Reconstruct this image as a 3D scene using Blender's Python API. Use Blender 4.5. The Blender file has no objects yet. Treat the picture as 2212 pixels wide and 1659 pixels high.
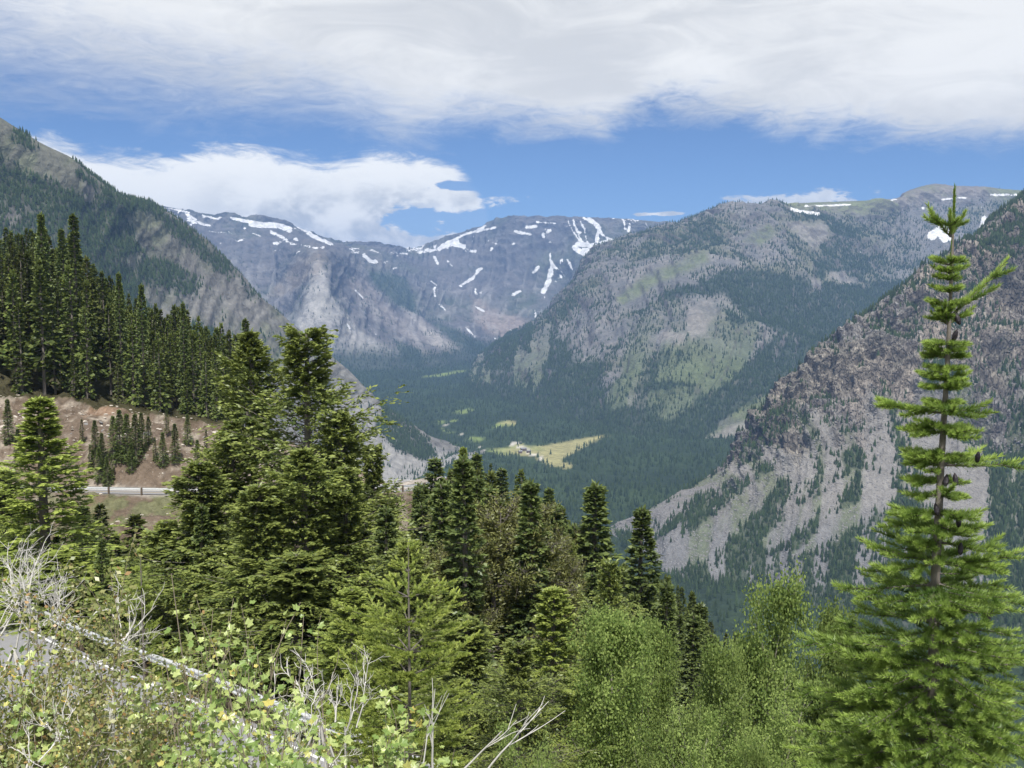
import bpy, math, random
import numpy as np
from mathutils import Vector, Matrix
S = bpy.context.scene
C = S.collection
R = math.radians
rng = np.random.default_rng(11)
random.seed(5)

# ------------------------------------------------------------------ camera, sky, sun, exposure
PITCH = R(4.8)
FX = 1000.0
cd = bpy.data.cameras.new('camera'); cam = bpy.data.objects.new('camera', cd); C.objects.link(cam)
cd.sensor_width = 36; cd.lens = 36 * FX / 1024; cd.clip_start = 0.05; cd.clip_end = 60000
cam.location = (0, 0, 0); cam.rotation_euler = (R(90) - PITCH, 0, 0)
S.camera = cam
S.view_settings.view_transform = 'Standard'; S.view_settings.look = 'None'
S.view_settings.gamma = 1; S.view_settings.use_curve_mapping = False
S.view_settings.exposure = 0.78
try:
    S.cycles.use_denoising = True
    S.cycles.max_bounces = 5; S.cycles.diffuse_bounces = 3; S.cycles.glossy_bounces = 2
    S.cycles.transmission_bounces = 4; S.cycles.volume_bounces = 0; S.cycles.transparent_max_bounces = 8
    S.cycles.use_adaptive_sampling = True; S.cycles.adaptive_threshold = 0.02
except Exception:
    pass

SUN_EL, SUN_AZ = 56.0, 175.0     # azimuth measured from +Y towards +X : high behind the viewer
sl = bpy.data.lights.new('sun', 'SUN'); sl.energy = 3.4; sl.angle = R(4); sl.color = (1.0, 0.95, 0.87)
sun = bpy.data.objects.new('sun', sl); C.objects.link(sun)
sd = Vector((math.sin(R(SUN_AZ)) * math.cos(R(SUN_EL)), math.cos(R(SUN_AZ)) * math.cos(R(SUN_EL)), math.sin(R(SUN_EL))))
sun.rotation_euler = sd.to_track_quat('Z', 'Y').to_euler()


class NT:
    """small node-tree helper"""
    def __init__(s, tree): s.t = tree; s.n = tree.nodes; s.l = tree.links
    def new(s, typ, **kw):
        n = s.n.new(typ)
        for k, v in kw.items(): setattr(n, k, v)
        return n
    def put(s, sock, v):
        if isinstance(v, bpy.types.NodeSocket): s.l.new(v, sock)
        elif v is not None:
            if hasattr(sock, 'default_value'):
                if isinstance(v, (tuple, list)) and sock.type == 'RGBA' and len(v) == 3: v = (*v, 1)
                sock.default_value = v
    def m(s, op, a, b=None, c=None, clamp=False):
        n = s.new('ShaderNodeMath', operation=op); n.use_clamp = clamp
        s.put(n.inputs[0], a); s.put(n.inputs[1], b)
        if c is not None: s.put(n.inputs[2], c)
        return n.outputs[0]
    def vm(s, op, a, b=None):
        n = s.new('ShaderNodeVectorMath', operation=op); s.put(n.inputs[0], a)
        if b is not None: s.put(n.inputs[1], b)
        return n.outputs[0]
    def ramp(s, x, lo, hi, a=0., b=1., smooth=True):
        n = s.new('ShaderNodeMapRange'); n.interpolation_type = 'SMOOTHSTEP' if smooth else 'LINEAR'
        for i, v in enumerate((x, lo, hi, a, b)): s.put(n.inputs[i], v)
        return n.outputs[0]
    def mix(s, f, a, b, blend='MIX'):
        n = s.new('ShaderNodeMix', data_type='RGBA', blend_type=blend)
        s.put(n.inputs[0], f); s.put(n.inputs[6], a); s.put(n.inputs[7], b)
        return n.outputs[2]
    def noise(s, vec, scale, detail=4, rough=.55, dist=0., out=0, dim='3D'):
        n = s.new('ShaderNodeTexNoise', noise_dimensions=dim)
        s.put(n.inputs['Vector'], vec); s.put(n.inputs['Scale'], scale); s.put(n.inputs['Detail'], detail)
        s.put(n.inputs['Roughness'], rough); s.put(n.inputs['Distortion'], dist)
        return n.outputs[out]
    def comb(s, x, y, z):
        n = s.new('ShaderNodeCombineXYZ')
        for i, v in enumerate((x, y, z)): s.put(n.inputs[i], v)
        return n.outputs[0]
    def curve(s, x, pts):
        """pts: [(x,y)] with x and y in 0..1"""
        n = s.new('ShaderNodeFloatCurve'); cv = n.mapping.curves[0]
        n.mapping.use_clip = False
        for i, p in enumerate(pts):
            if i < 2: cv.points[i].location = p
            else: cv.points.new(*p)
        n.mapping.update(); s.put(n.inputs['Value'], x)
        return n.outputs[0]


def PX(X): return X * 0.46293            # 2212-wide reading of the photograph -> 1024-wide
def dirv(px, py):
    u = (px - 512) / FX; v = -(py - 384) / FX
    c, s_ = math.cos(PITCH), math.sin(PITCH)
    return np.array([u, c + v * s_, -s_ + v * c])
def P(X, Y, d):
    """world point that the photograph shows at (X, Y) of its 2212-wide reading, d metres ahead"""
    D = dirv(PX(X), PX(Y)); return D * (d / D[1])
def PR(X, d, z):
    u = (PX(X) - 512) / FX
    # x for a given forward distance and height
    c, s_ = math.cos(PITCH), math.sin(PITCH)
    depth = d * c - z * s_
    return np.array([u * depth, d, z])
def proj(v):
    c, s_ = math.cos(PITCH), math.sin(PITCH)
    dep = v[:, 1] * c - v[:, 2] * s_
    up = v[:, 1] * s_ + v[:, 2] * c
    dep = np.where(dep < 1e-3, 1e-3, dep)
    return (512 + v[:, 0] / dep * FX) / 0.46293, (384 - up / dep * FX) / 0.46293

# ---- sky: Nishita + a high cloud sheet, all in the world shader
def build_world():
    w = bpy.data.worlds.new('World'); S.world = w; w.use_nodes = True
    T = NT(w.node_tree); T.n.clear()
    out = T.new('ShaderNodeOutputWorld')
    sky = T.new('ShaderNodeTexSky', sky_type='NISHITA'); sky.sun_disc = False
    sky.sun_elevation = R(SUN_EL); sky.sun_rotation = R(SUN_AZ)
    sky.altitude = 3500; sky.air_density = 1.0; sky.dust_density = 0.0; sky.ozone_density = 8.0
    bg = T.new('ShaderNodeBackground'); T.l.new(sky.outputs[0], bg.inputs[0]); bg.inputs[1].default_value = 0.063
    tc = T.new('ShaderNodeTexCoord'); d = T.new('ShaderNodeSeparateXYZ'); T.l.new(tc.outputs['Generated'], d.inputs[0])
    x, y, z = d.outputs
    hor = T.m('SQRT', T.m('ADD', T.m('MULTIPLY', x, x), T.m('MULTIPLY', y, y)))
    el = T.m('ARCTAN2', z, hor); az = T.m('ARCTAN2', x, y)
    u = T.m('MULTIPLY_ADD', az, 0.7, 0.5)          # az -0.71..0.71 -> 0..1
    q = T.comb(az, T.m('MULTIPLY', el, 2.4), 0)
    # wisps drawn out along a shallow diagonal
    rot = T.new('ShaderNodeMapping'); T.put(rot.inputs['Vector'], T.comb(az, el, 0))
    rot.inputs['Rotation'].default_value = (0, 0, R(14)); rot.inputs['Scale'].default_value = (1.0, 3.4, 1)
    wis = T.noise(rot.outputs[0], 7.5, 10, .66, .9)
    fine = T.noise(rot.outputs[0], 26, 8, .68, 1.6)
    big = T.noise(q, 2.3, 4, .5, .3)
    wn = T.m('ADD', T.m('SUBTRACT', wis, .5), T.m('MULTIPLY', T.m('SUBTRACT', fine, .5), .55))
    def pts(lst):
        r = []
        for X, Y in lst:
            D = dirv(PX(X), PX(Y)); a = math.atan2(D[0], D[1]); e = math.atan2(D[2], math.hypot(D[0], D[1]))
            r.append((a * 0.7 + 0.5, e))
        return r
    # lower edge of the upper sheet
    e1 = pts([(-500, 60), (0, 78), (100, 95), (250, 140), (400, 178), (550, 190), (700, 200), (800, 232), (900, 262), (1050, 248),
              (1200, 262), (1300, 268), (1400, 225), (1500, 228), (1600, 245), (1700, 268), (1800, 272), (1900, 274), (2050, 286), (2212, 292), (2700, 300)])
    ed1 = T.curve(u, e1)
    soft = T.ramp(az, -.5, .1, .075, .022)
    a1 = T.ramp(T.m('SUBTRACT', T.m('ADD', el, T.m('MULTIPLY', wn, T.ramp(az, -.5, 0., .13, .07))), ed1), T.m('MULTIPLY', soft, -1.0), soft)
    # keep the sheet broken outside of the view and overhead
    brk = T.ramp(T.m('ADD', T.noise(tc.outputs['Generated'], 2.6, 6, .6, .6), T.ramp(el, .34, .75, .35, 0.)), .40, .55)
    a1 = T.m('MULTIPLY', a1, brk)
    # top edge of the bank lying on the far ridge
    e2 = pts([(-600, 200), (-100, 270), (0, 290), (100, 308), (200, 332), (350, 342), (450, 322), (520, 322), (600, 336), (700, 346), (760, 336), (830, 318),
              (900, 332), (960, 352), (1010, 385), (1040, 430), (1080, 520), (1150, 560), (1400, 600), (2700, 640)])
    ed2 = T.curve(u, e2)
    a2 = T.ramp(T.m('SUBTRACT', ed2, T.m('ADD', el, T.m('MULTIPLY', wn, .05))), -.006, .012)
    a2 = T.m('MULTIPLY', a2, T.ramp(el, -.02, .0))
    # blue holes at its right end
    cumn = T.noise(T.comb(az, T.m('MULTIPLY', el, 1.6), 0), 26, 7, .55, .25)
    def blob(X, Y, rx, ry):
        D = dirv(PX(X), PX(Y)); a = math.atan2(D[0], D[1]); e = math.atan2(D[2], math.hypot(D[0], D[1]))
        fx = T.m('DIVIDE', T.m('SUBTRACT', az, a), rx * .00046); fy = T.m('DIVIDE', T.m('SUBTRACT', el, e), ry * .00046)
        rr = T.m('SQRT', T.m('ADD', T.m('MULTIPLY', fx, fx), T.m('MULTIPLY', fy, fy)))
        return T.ramp(T.m('ADD', rr, T.m('ADD', T.m('MULTIPLY', wn, 3.0), T.m('MULTIPLY', T.m('SUBTRACT', cumn, .5), 3.2))), 1.2, .75)
    hole = T.m('MAXIMUM', blob(905, 475, 60, 26), blob(1000, 402, 70, 9))
    hole = T.m('MAXIMUM', hole, blob(1010, 478, 110, 28))
    a2 = T.m('MULTIPLY', a2, T.m('SUBTRACT', 1., T.m('MULTIPLY', hole, .92)))
    a3 = T.m('MAXIMUM', blob(1420, 462, 44, 3.5), T.m('MULTIPLY', blob(1760, 432, 120, 24), .85))
    a3 = T.m('MAXIMUM', a3, T.m('MULTIPLY', blob(980, 434, 100, 12), .9))
    # scattered small streaks far to the sides
    al = T.m('MAXIMUM', T.m('MAXIMUM', a1, a2), a3)
    # brightness: white at the rims of the bank, grey-violet bellies
    cum = cumn
    cu = T.ramp(cum, .38, .62)
    low = T.ramp(T.m('ADD', el, T.m('MULTIPLY', wn, .06)), .125, .085)
    lown = T.m('MULTIPLY', low, T.ramp(az, -.36, -.22))
    shade = T.ramp(T.m('ADD', T.m('MULTIPLY', big, .65), T.m('MULTIPLY', wis, .5)), .44, .68)
    # thin rims brighten, thick parts go grey
    thick = T.ramp(T.m('SUBTRACT', el, ed1), .0, .26)
    c_top = T.mix(T.m('MULTIPLY', T.m('ADD', T.m('MULTIPLY', shade, .75), T.m('MULTIPLY', thick, .35)), 1.0, clamp=True), (.61, .61, .595), (.40, .41, .42))
    c_bank = T.mix(T.m('MULTIPLY', lown, T.m('SUBTRACT', 1, cu)), (.68, .68, .655), (.39, .41, .43))
    col = T.mix(T.m('MAXIMUM', a2, a3), c_top, c_bank)
    cb = T.new('ShaderNodeBackground'); T.l.new(col, cb.inputs[0]); cb.inputs[1].default_value = 1.0
    mx = T.new('ShaderNodeMixShader'); T.l.new(al, mx.inputs[0]); T.l.new(bg.outputs[0], mx.inputs[1]); T.l.new(cb.outputs[0], mx.inputs[2])
    T.l.new(mx.outputs[0], out.inputs[0])
    w.cycles.sampling_method = 'MANUAL'; w.cycles.sample_map_resolution = 512
build_world()

# ------------------------------------------------------------------ helpers
def tag(o, label=None, cat=None, group=None, kind=None):
    if label: o['label'] = label
    if cat: o['category'] = cat
    if group: o['group'] = group
    if kind: o['kind'] = kind
    return o
def mesh_np(name, V, F, mats=(), mi=None, attrs=None, colors=None, smooth=False):
    V = np.ascontiguousarray(V, dtype=np.float32); F = np.ascontiguousarray(F, dtype=np.int32)
    me = bpy.data.meshes.new(name); n, k = F.shape
    me.vertices.add(len(V)); me.vertices.foreach_set('co', V.ravel())
    me.loops.add(n * k); me.loops.foreach_set('vertex_index', F.ravel())
    me.polygons.add(n); me.polygons.foreach_set('loop_start', np.arange(0, n * k, k, dtype=np.int32))
    me.polygons.foreach_set('loop_total', np.full(n, k, dtype=np.int32))
    for m in mats: me.materials.append(m)
    if mi is not None: me.polygons.foreach_set('material_index', np.ascontiguousarray(mi, dtype=np.int32))
    me.polygons.foreach_set('use_smooth', np.full(n, bool(smooth)))
    for a, arr in (attrs or {}).items():
        at = me.attributes.new(a, 'FLOAT', 'POINT'); at.data.foreach_set('value', np.ascontiguousarray(arr, dtype=np.float32))
    if colors is not None:
        at = me.attributes.new('col', 'FLOAT_COLOR', 'POINT')
        c4 = np.ones((len(V), 4), np.float32); c4[:, :3] = colors; at.data.foreach_set('color', c4.ravel())
    me.update(calc_edges=True)
    return me
def obj(name, me, parent=None, loc=None):
    o = bpy.data.objects.new(name, me); C.objects.link(o)
    if parent is not None: o.parent = parent
    if loc is not None: o.location = loc
    return o
class MB:
    """collects quads/triangles (as quads with repeated last vertex avoided) from several pieces"""
    def __init__(s): s.V = []; s.F = []; s.M = []; s.A = []; s.n = 0
    def add(s, V, F, mat=0, tint=0.5):
        V = np.asarray(V, float); F = np.asarray(F, int)
        s.V.append(V); s.F.append(F + s.n); s.M.append(np.full(len(F), mat)); s.n += len(V)
        s.A.append(np.full(len(V), tint) if np.isscalar(tint) else np.asarray(tint))
    def mesh(s, name, mats, smooth=False):
        return mesh_np(name, np.concatenate(s.V), np.concatenate(s.F), mats, np.concatenate(s.M), {'tint': np.concatenate(s.A)}, smooth=smooth)
def nrm(a): return a / np.maximum(np.linalg.norm(a, axis=-1, keepdims=True), 1e-9)
def tube(pts, rad, k=6):
    pts = np.asarray(pts, float); n = len(pts); rad = np.broadcast_to(np.asarray(rad, float), (n,))
    t = nrm(np.gradient(pts, axis=0)); ref = np.array([0.13, .27, 1.]) if abs(t[:, 2]).mean() < .8 else np.array([1., .1, .2])
    a = nrm(np.cross(t, ref)); b = np.cross(t, a)
    th = np.arange(k) * 2 * math.pi / k
    V = pts[:, None] + rad[:, None, None] * (np.cos(th)[None, :, None] * a[:, None] + np.sin(th)[None, :, None] * b[:, None])
    i = np.arange(n - 1)[:, None]; j = np.arange(k)[None]
    F = np.stack([i * k + j, i * k + (j + 1) % k, (i + 1) * k + (j + 1) % k, (i + 1) * k + j], -1).reshape(-1, 4)
    return V.reshape(-1, 3), F
def many_tubes(paths, r0, r1, k=3):
    """paths (n, m, 3); r0, r1 (n,) -> one vertex/quad set"""
    n, m, _ = paths.shape
    t = nrm(np.gradient(paths, axis=1)); a = nrm(np.cross(t, np.array([.21, .33, .92]))); b = np.cross(t, a)
    s_ = np.linspace(0, 1, m)[None, :, None, None]
    r = r0[:, None, None, None] * (1 - s_) + r1[:, None, None, None] * s_
    th = np.arange(k) * 2 * math.pi / k
    V = paths[:, :, None] + r * (np.cos(th)[:, None] * a[:, :, None] + np.sin(th)[:, None] * b[:, :, None])
    base = (np.arange(n) * m * k)[:, None, None]; i = np.arange(m - 1)[None, :, None]; j = np.arange(k)[None, None]
    F = np.stack([base + i * k + j, base + i * k + (j + 1) % k, base + (i + 1) * k + (j + 1) % k, base + (i + 1) * k + j], -1)
    return V.reshape(-1, 3), F.reshape(-1, 4)
def blades(o, d, l, w, g, up=1.0, jit=.8, mid=.45):
    """rhombic blades: origin, direction, length, width"""
    n = len(o); d = nrm(d)
    nn = np.array([0, 0, up]) + g.normal(0, jit, (n, 3)); s_ = nrm(np.cross(d, nn))
    l = np.broadcast_to(l, (n,))[:, None]; w = np.broadcast_to(w, (n,))[:, None]
    V = np.stack([o, o + d * l * mid + s_ * w * .5, o + d * l, o + d * l * mid - s_ * w * .5], 1).reshape(-1, 3)
    return V, np.arange(n * 4).reshape(n, 4)
# ---- value noise
def _h(ix, iy, iz, seed):
    h = (ix.astype(np.int64) * 374761393 + iy.astype(np.int64) * 668265263 + iz.astype(np.int64) * 1274126177 + seed * 974711) & 0xFFFFFFFF
    h = ((h ^ (h >> 13)) * 1103515245) & 0xFFFFFFFF; h = ((h ^ (h >> 15)) * 2246822519) & 0xFFFFFFFF
    return ((h ^ (h >> 16)) & 0xFFFFFF).astype(np.float64) / 8388607.5 - 1.0
def vnoise(p, seed=0):
    i = np.floor(p).astype(np.int64); f = p - i; f = f * f * f * (f * (f * 6 - 15) + 10); r = 0
    for dx in (0, 1):
        wx = f[:, 0] if dx else 1 - f[:, 0]
        for dy in (0, 1):
            wy = f[:, 1] if dy else 1 - f[:, 1]
            for dz in (0, 1):
                wz = f[:, 2] if dz else 1 - f[:, 2]
                r = r + wx * wy * wz * _h(i[:, 0] + dx, i[:, 1] + dy, i[:, 2] + dz, seed)
    return r
_ROT = np.array([[.36, .48, -.8], [-.8, .6, 0], [.48, .64, .6]])
def fbm(p, octs=5, gain=.5, seed=0, ridged=False):
    a = 1.; r = 0; tot = 0; q = np.asarray(p, float)
    for k in range(octs):
        v = vnoise(q, seed + k * 17)
        if ridged: v = 1 - 2 * np.abs(v)
        r = r + a * v; tot += a; a *= gain; q = (q @ _ROT.T) * 2.03 + 11.7
    return r / tot
def fbm2(p, octs=4, gain=.5, seed=0, ridged=False):
    """axis-aligned octaves: keeps streaks running one way"""
    a = 1.; r = 0; tot = 0; q = np.asarray(p, float)
    for k in range(octs):
        v = vnoise(q, seed + k * 17)
        if ridged: v = 1 - 2 * np.abs(v)
        r = r + a * v; tot += a; a *= gain; q = q * np.array([2.07, 1.6, 2.0]) + 11.7
    return r / tot
def sstep(a, b, x): t = np.clip((x - a) / (b - a), 0, 1); return t * t * (3 - 2 * t)
def seg_dist(X, Y, pts):
    d = np.full(X.shape, 1e9)
    if len(pts) == 1: return np.hypot(X - pts[0][0], Y - pts[0][1])
    for (ax, ay), (bx, by) in zip(pts[:-1], pts[1:]):
        vx, vy = bx - ax, by - ay; t = np.clip(((X - ax) * vx + (Y - ay) * vy) / max(vx * vx + vy * vy, 1e-9), 0, 1)
        d = np.minimum(d, np.hypot(X - ax - t * vx, Y - ay - t * vy))
    return d
def inpoly(X, Y, pts):
    c = np.zeros(X.shape, bool); n = len(pts)
    for i in range(n):
        x1, y1 = pts[i]; x2, y2 = pts[(i + 1) % n]
        if y1 == y2: continue
        k = ((y1 > Y) != (y2 > Y)) & (X < (x2 - x1) * (Y - y1) / (y2 - y1) + x1); c ^= k
    return c
def poly(X, Y, pts, soft=4):
    """soft polygon mask 0..1"""
    d = seg_dist(X, Y, list(pts) + [pts[0]]); s_ = np.where(inpoly(X, Y, pts), d, -d)
    return sstep(-soft, soft, s_)
def lerp(a, b, t): t = np.asarray(t)[..., None]; return a * (1 - t) + np.asarray(b) * t
def cat_rom(A, n, axis=0):
    """smooth interpolation of control rows to n samples along axis"""
    A = np.moveaxis(np.asarray(A, float), axis, 0); m = len(A)
    t = np.linspace(0, m - 1, n); i = np.minimum(t.astype(int), m - 2); f = (t - i)[(...,) + (None,) * (A.ndim - 1)]
    ln = lambda q: np.linalg.norm(q, axis=-1, keepdims=True)
    T_ = np.gradient(A, axis=0); dn = ln(np.diff(A, axis=0)); lo = np.concatenate([dn[:1], dn]); hi = np.concatenate([dn, dn[-1:]])
    T_ = T_ * np.minimum(1, 1.15 * np.minimum(lo, hi) / np.maximum(ln(T_), 1e-9))      # tangents kept short: no overshoot behind a crest
    P1, P2, M1, M2 = A[i], A[i + 1], T_[i], T_[i + 1]
    r = (2 * f ** 3 - 3 * f ** 2 + 1) * P1 + (f ** 3 - 2 * f ** 2 + f) * M1 + (3 * f ** 2 - 2 * f ** 3) * P2 + (f ** 3 - f ** 2) * M2
    return np.moveaxis(r, 0, axis)
def grid_faces(nv, nu):
    i = np.arange(nv - 1)[:, None]; j = np.arange(nu - 1)[None]
    return np.stack([i * nu + j, (i + 1) * nu + j, (i + 1) * nu + j + 1, i * nu + j + 1], -1).reshape(-1, 4)
def grid_normals(G):
    du = np.gradient(G, axis=1); dv = np.gradient(G, axis=0); n = nrm(np.cross(dv, du)); 
    n[n[..., 2] < 0] *= -1
    return n

# ------------------------------------------------------------------ materials
def mat_new(name):
    m = bpy.data.materials.new(name); m.use_nodes = True; T = NT(m.node_tree); T.n.clear()
    return m, T, T.new('ShaderNodeOutputMaterial')
def terrain_mat(name, s_fine, bump=.6, contrast=.5, snow=False, crack=0., zs=1.):
    """ground whose colour sits in the mesh attribute; grain and relief from noise at scale s_fine (1/m)"""
    m, T, out = mat_new(name)
    at = T.new('ShaderNodeAttribute'); at.attribute_name = 'col'
    tc = T.new('ShaderNodeTexCoord'); v = T.vm('MULTIPLY', tc.outputs['Object'], (1, 1, zs))
    n1 = T.noise(v, s_fine, 6, .65, .4); n2 = T.noise(v, s_fine * .17, 5, .6, .3)
    k = T.m('ADD', T.m('MULTIPLY', T.m('SUBTRACT', n1, .5), contrast * 2.4), T.m('MULTIPLY', T.m('SUBTRACT', n2, .5), contrast * 1.2))
    k = T.m('MAXIMUM', T.m('ADD', k, 1.), .25)
    col = T.vm('MULTIPLY', at.outputs['Color'], T.comb(k, k, k))
    if snow:
        sn = T.new('ShaderNodeAttribute'); sn.attribute_name = 'snow'
        e = T.m('ADD', T.m('MULTIPLY', T.m('SUBTRACT', n1, .5), 5.5), T.m('MULTIPLY', T.m('SUBTRACT', T.noise(v, s_fine * .35, 5, .6, .2), .5), 7.))
        sm = T.ramp(T.m('ADD', sn.outputs['Fac'], e), -.1, 1.1)
        col = T.mix(sm, col, T.mix(T.ramp(n1, .35, .65), (.52, .53, .54), (.80, .82, .84)))
    b = T.new('ShaderNodeBsdfDiffuse'); T.l.new(col, b.inputs[0])
    bp = T.new('ShaderNodeBump'); bp.inputs['Strength'].default_value = bump; bp.inputs['Distance'].default_value = .6 / s_fine
    hgt = T.m('ADD', n1, T.m('MULTIPLY', n2, 2.))
    if crack:
        cg = T.new('ShaderNodeAttribute'); cg.attribute_name = 'crag'
        vo = T.new('ShaderNodeTexVoronoi', feature='DISTANCE_TO_EDGE'); T.put(vo.inputs['Vector'], T.vm('ADD', v, T.vm('MULTIPLY', T.noise(v, s_fine * 1.2, 3, .6, out=1), (9, 9, 9)))); vo.inputs['Scale'].default_value = s_fine * .9
        hgt = T.m('ADD', hgt, T.m('MULTIPLY', T.m('MULTIPLY', T.ramp(vo.outputs['Distance'], 0., .22), crack), cg.outputs['Fac']))
    T.l.new(hgt, bp.inputs['Height']); T.l.new(bp.outputs[0], b.inputs['Normal'])
    T.l.new(b.outputs[0], out.inputs[0]); return m
def foliage_mat(name, dark, light, trans=.25, spread=.35, brown=None, gloss=.04):
    m, T, out = mat_new(name)
    at = T.new('ShaderNodeAttribute'); at.attribute_name = 'tint'
    oi = T.new('ShaderNodeObjectInfo')
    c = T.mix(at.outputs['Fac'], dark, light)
    if brown: c = T.mix(T.ramp(oi.outputs['Random'], .55, 1., 0., .55), c, brown)
    k = T.m('MULTIPLY_ADD', T.m('FRACT', T.m('MULTIPLY', oi.outputs['Random'], 7.31)), spread * 2, 1 - spread)
    c = T.vm('MULTIPLY', c, T.comb(k, k, T.m('MULTIPLY', k, 1.)))
    d = T.new('ShaderNodeBsdfDiffuse'); T.l.new(c, d.inputs[0])
    t = T.new('ShaderNodeBsdfTranslucent'); T.l.new(c, t.inputs[0])
    mx = T.new('ShaderNodeMixShader'); mx.inputs[0].default_value = trans
    T.l.new(d.outputs[0], mx.inputs[1]); T.l.new(t.outputs[0], mx.inputs[2]); last = mx.outputs[0]
    if gloss:
        g = T.new('ShaderNodeBsdfGlossy'); g.inputs['Roughness'].default_value = .45; g.inputs[0].default_value = (.8, .85, .8, 1)
        m2 = T.new('ShaderNodeMixShader'); m2.inputs[0].default_value = gloss
        T.l.new(last, m2.inputs[1]); T.l.new(g.outputs[0], m2.inputs[2]); last = m2.outputs[0]
    T.l.new(last, out.inputs[0]); return m
def plain_mat(name, col, rough=.8, noise=0., scale=8., metal=0., bump=0.):
    m, T, out = mat_new(name)
    b = T.new('ShaderNodeBsdfPrincipled'); b.inputs['Roughness'].default_value = rough; b.inputs['Metallic'].default_value = metal
    tc = T.new('ShaderNodeTexCoord'); n = T.noise(tc.outputs['Object'], scale, 6, .6)
    k = T.m('MULTIPLY_ADD', T.m('SUBTRACT', n, .5), noise * 2.5, 1.)
    T.l.new(T.vm('MULTIPLY', (*col,), T.comb(k, k, k)), b.inputs['Base Color'])
    if bump:
        bp = T.new('ShaderNodeBump'); bp.inputs['Strength'].default_value = bump; bp.inputs['Distance'].default_value = .2 / scale
        T.l.new(n, bp.inputs['Height']); T.l.new(bp.outputs[0], b.inputs['Normal'])
    T.l.new(b.outputs[0], out.inputs[0]); return m
M_far = terrain_mat('mountain_far', .028, .8, .6, True)
M_mid = terrain_mat('mountain_mid', .06, .7, .6); M_midsnow = terrain_mat('mountain_mid_snow', .06, .7, .6, True)
M_cliff = terrain_mat('mountain_cliff', .13, 1.0, .5, crack=.9, zs=.55)
M_near = terrain_mat('near_ground', 1.3, .7, .45)
M_bank = terrain_mat('cut_bank', 1.6, 1.0, .65)
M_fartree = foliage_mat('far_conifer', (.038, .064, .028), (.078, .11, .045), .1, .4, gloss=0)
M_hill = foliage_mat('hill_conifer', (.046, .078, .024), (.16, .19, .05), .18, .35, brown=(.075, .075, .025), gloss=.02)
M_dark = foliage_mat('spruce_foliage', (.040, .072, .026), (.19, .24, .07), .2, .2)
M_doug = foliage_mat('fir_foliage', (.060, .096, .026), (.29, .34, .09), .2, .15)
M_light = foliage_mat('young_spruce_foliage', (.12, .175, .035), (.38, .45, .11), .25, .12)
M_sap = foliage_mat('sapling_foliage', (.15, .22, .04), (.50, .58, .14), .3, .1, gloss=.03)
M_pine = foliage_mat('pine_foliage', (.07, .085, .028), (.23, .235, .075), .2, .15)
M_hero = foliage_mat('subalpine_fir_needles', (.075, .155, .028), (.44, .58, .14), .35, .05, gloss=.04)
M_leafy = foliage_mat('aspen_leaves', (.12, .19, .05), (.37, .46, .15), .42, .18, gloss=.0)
M_bark = plain_mat('bark', (.15, .135, .12), .9, .5, 14, bump=.6)
M_barkL = plain_mat('pale_bark', (.33, .30, .26), .85, .35, 10, bump=.4)
M_dead = plain_mat('dead_wood', (.62, .605, .58), .8, .25, 30)
M_asph = plain_mat('asphalt', (.27, .27, .28), .65, .18, 3)
M_paint = plain_mat('road_paint', (.78, .78, .76), .6, .1, 4)
M_steel = plain_mat('galvanised_steel', (.66, .68, .70), .4, .1, 3, metal=.35)
M_post = plain_mat('post_wood', (.10, .075, .055), .85, .3, 9)

# ------------------------------------------------------------------ landforms
def zf(d):
    """valley floor height at distance d"""
    return -400 + (np.asarray(d, float) - 1800) * .0175
def rails(rows):
    """rows of (X, Y, d) or (X, d, 'f', dz): points of the photograph set at real distances"""
    out = []
    for r in rows:
        q = []
        for p in r:
            if len(p) == 4: q.append(PR(p[0], p[1], float(zf(p[1])) + p[3]))
            else: q.append(P(*p))
        out.append(q)
    return np.array(out)
def landform(ctrl, nv, nu, amp, size, gully, gsize, skew, seed, top_keep=.25, crest_row=1, damp_base=True, wrp=.35):
    G = cat_rom(cat_rom(ctrl, nv, 0), nu, 1)
    N = grid_normals(G); nr = ctrl.shape[0] - 1
    v = np.linspace(0, nr, nv)[:, None] * np.ones((1, nu)); W = np.linalg.norm(np.diff(G[nv // 3], axis=0), axis=1).sum()
    H = np.linalg.norm(np.diff(G[:, nu // 2], axis=0), axis=1).sum()
    uu = np.linspace(0, 1, nu)[None] * W + np.zeros((nv, 1)); vv = v / nr * H
    k = top_keep + (1 - top_keep) * sstep(crest_row, crest_row + .5, v)
    k = np.where(v < crest_row, top_keep + .3 * sstep(0, crest_row, crest_row - v), k)
    if damp_base: k = k * (1 - .75 * sstep(nr - 1.45, nr - .9, v))
    p = G.reshape(-1, 3)
    n1 = fbm(p / size, 6, .52, seed, True).reshape(nv, nu) - .1
    gp = np.stack([(uu + skew * vv) / gsize, vv / (gsize * 7), uu * 0], -1).reshape(-1, 3)
    gp = gp + wrp * np.stack([vnoise(p / (gsize * 2), seed + 5), vnoise(p / (gsize * 2), seed + 6), 0 * p[:, 0]], -1)
    n2 = fbm2(gp, 5, .55, seed + 50, True).reshape(nv, nu)
    n3 = fbm(p / (size * .12), 4, .55, seed + 90, True).reshape(nv, nu)
    disp = k * (amp * n1 + gully * n2 + amp * .24 * n3)
    G = G + N * disp[..., None]
    return G, dict(v=v, n1=n1, n2=n2, n3=n3, uu=uu, vv=vv)
def finish(name, G, col, mat, label=None, snow=None, crag=None):
    o = obj(name, mesh_np(name, G.reshape(-1, 3), grid_faces(*G.shape[:2]), [mat], attrs={k_: np.clip(a_, -12, 12).ravel() for k_, a_ in (('snow', snow), ('crag', crag)) if a_ is not None}, colors=col.reshape(-1, 3), smooth=True))
    tag(o, label, None, None, 'structure'); return o
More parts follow.
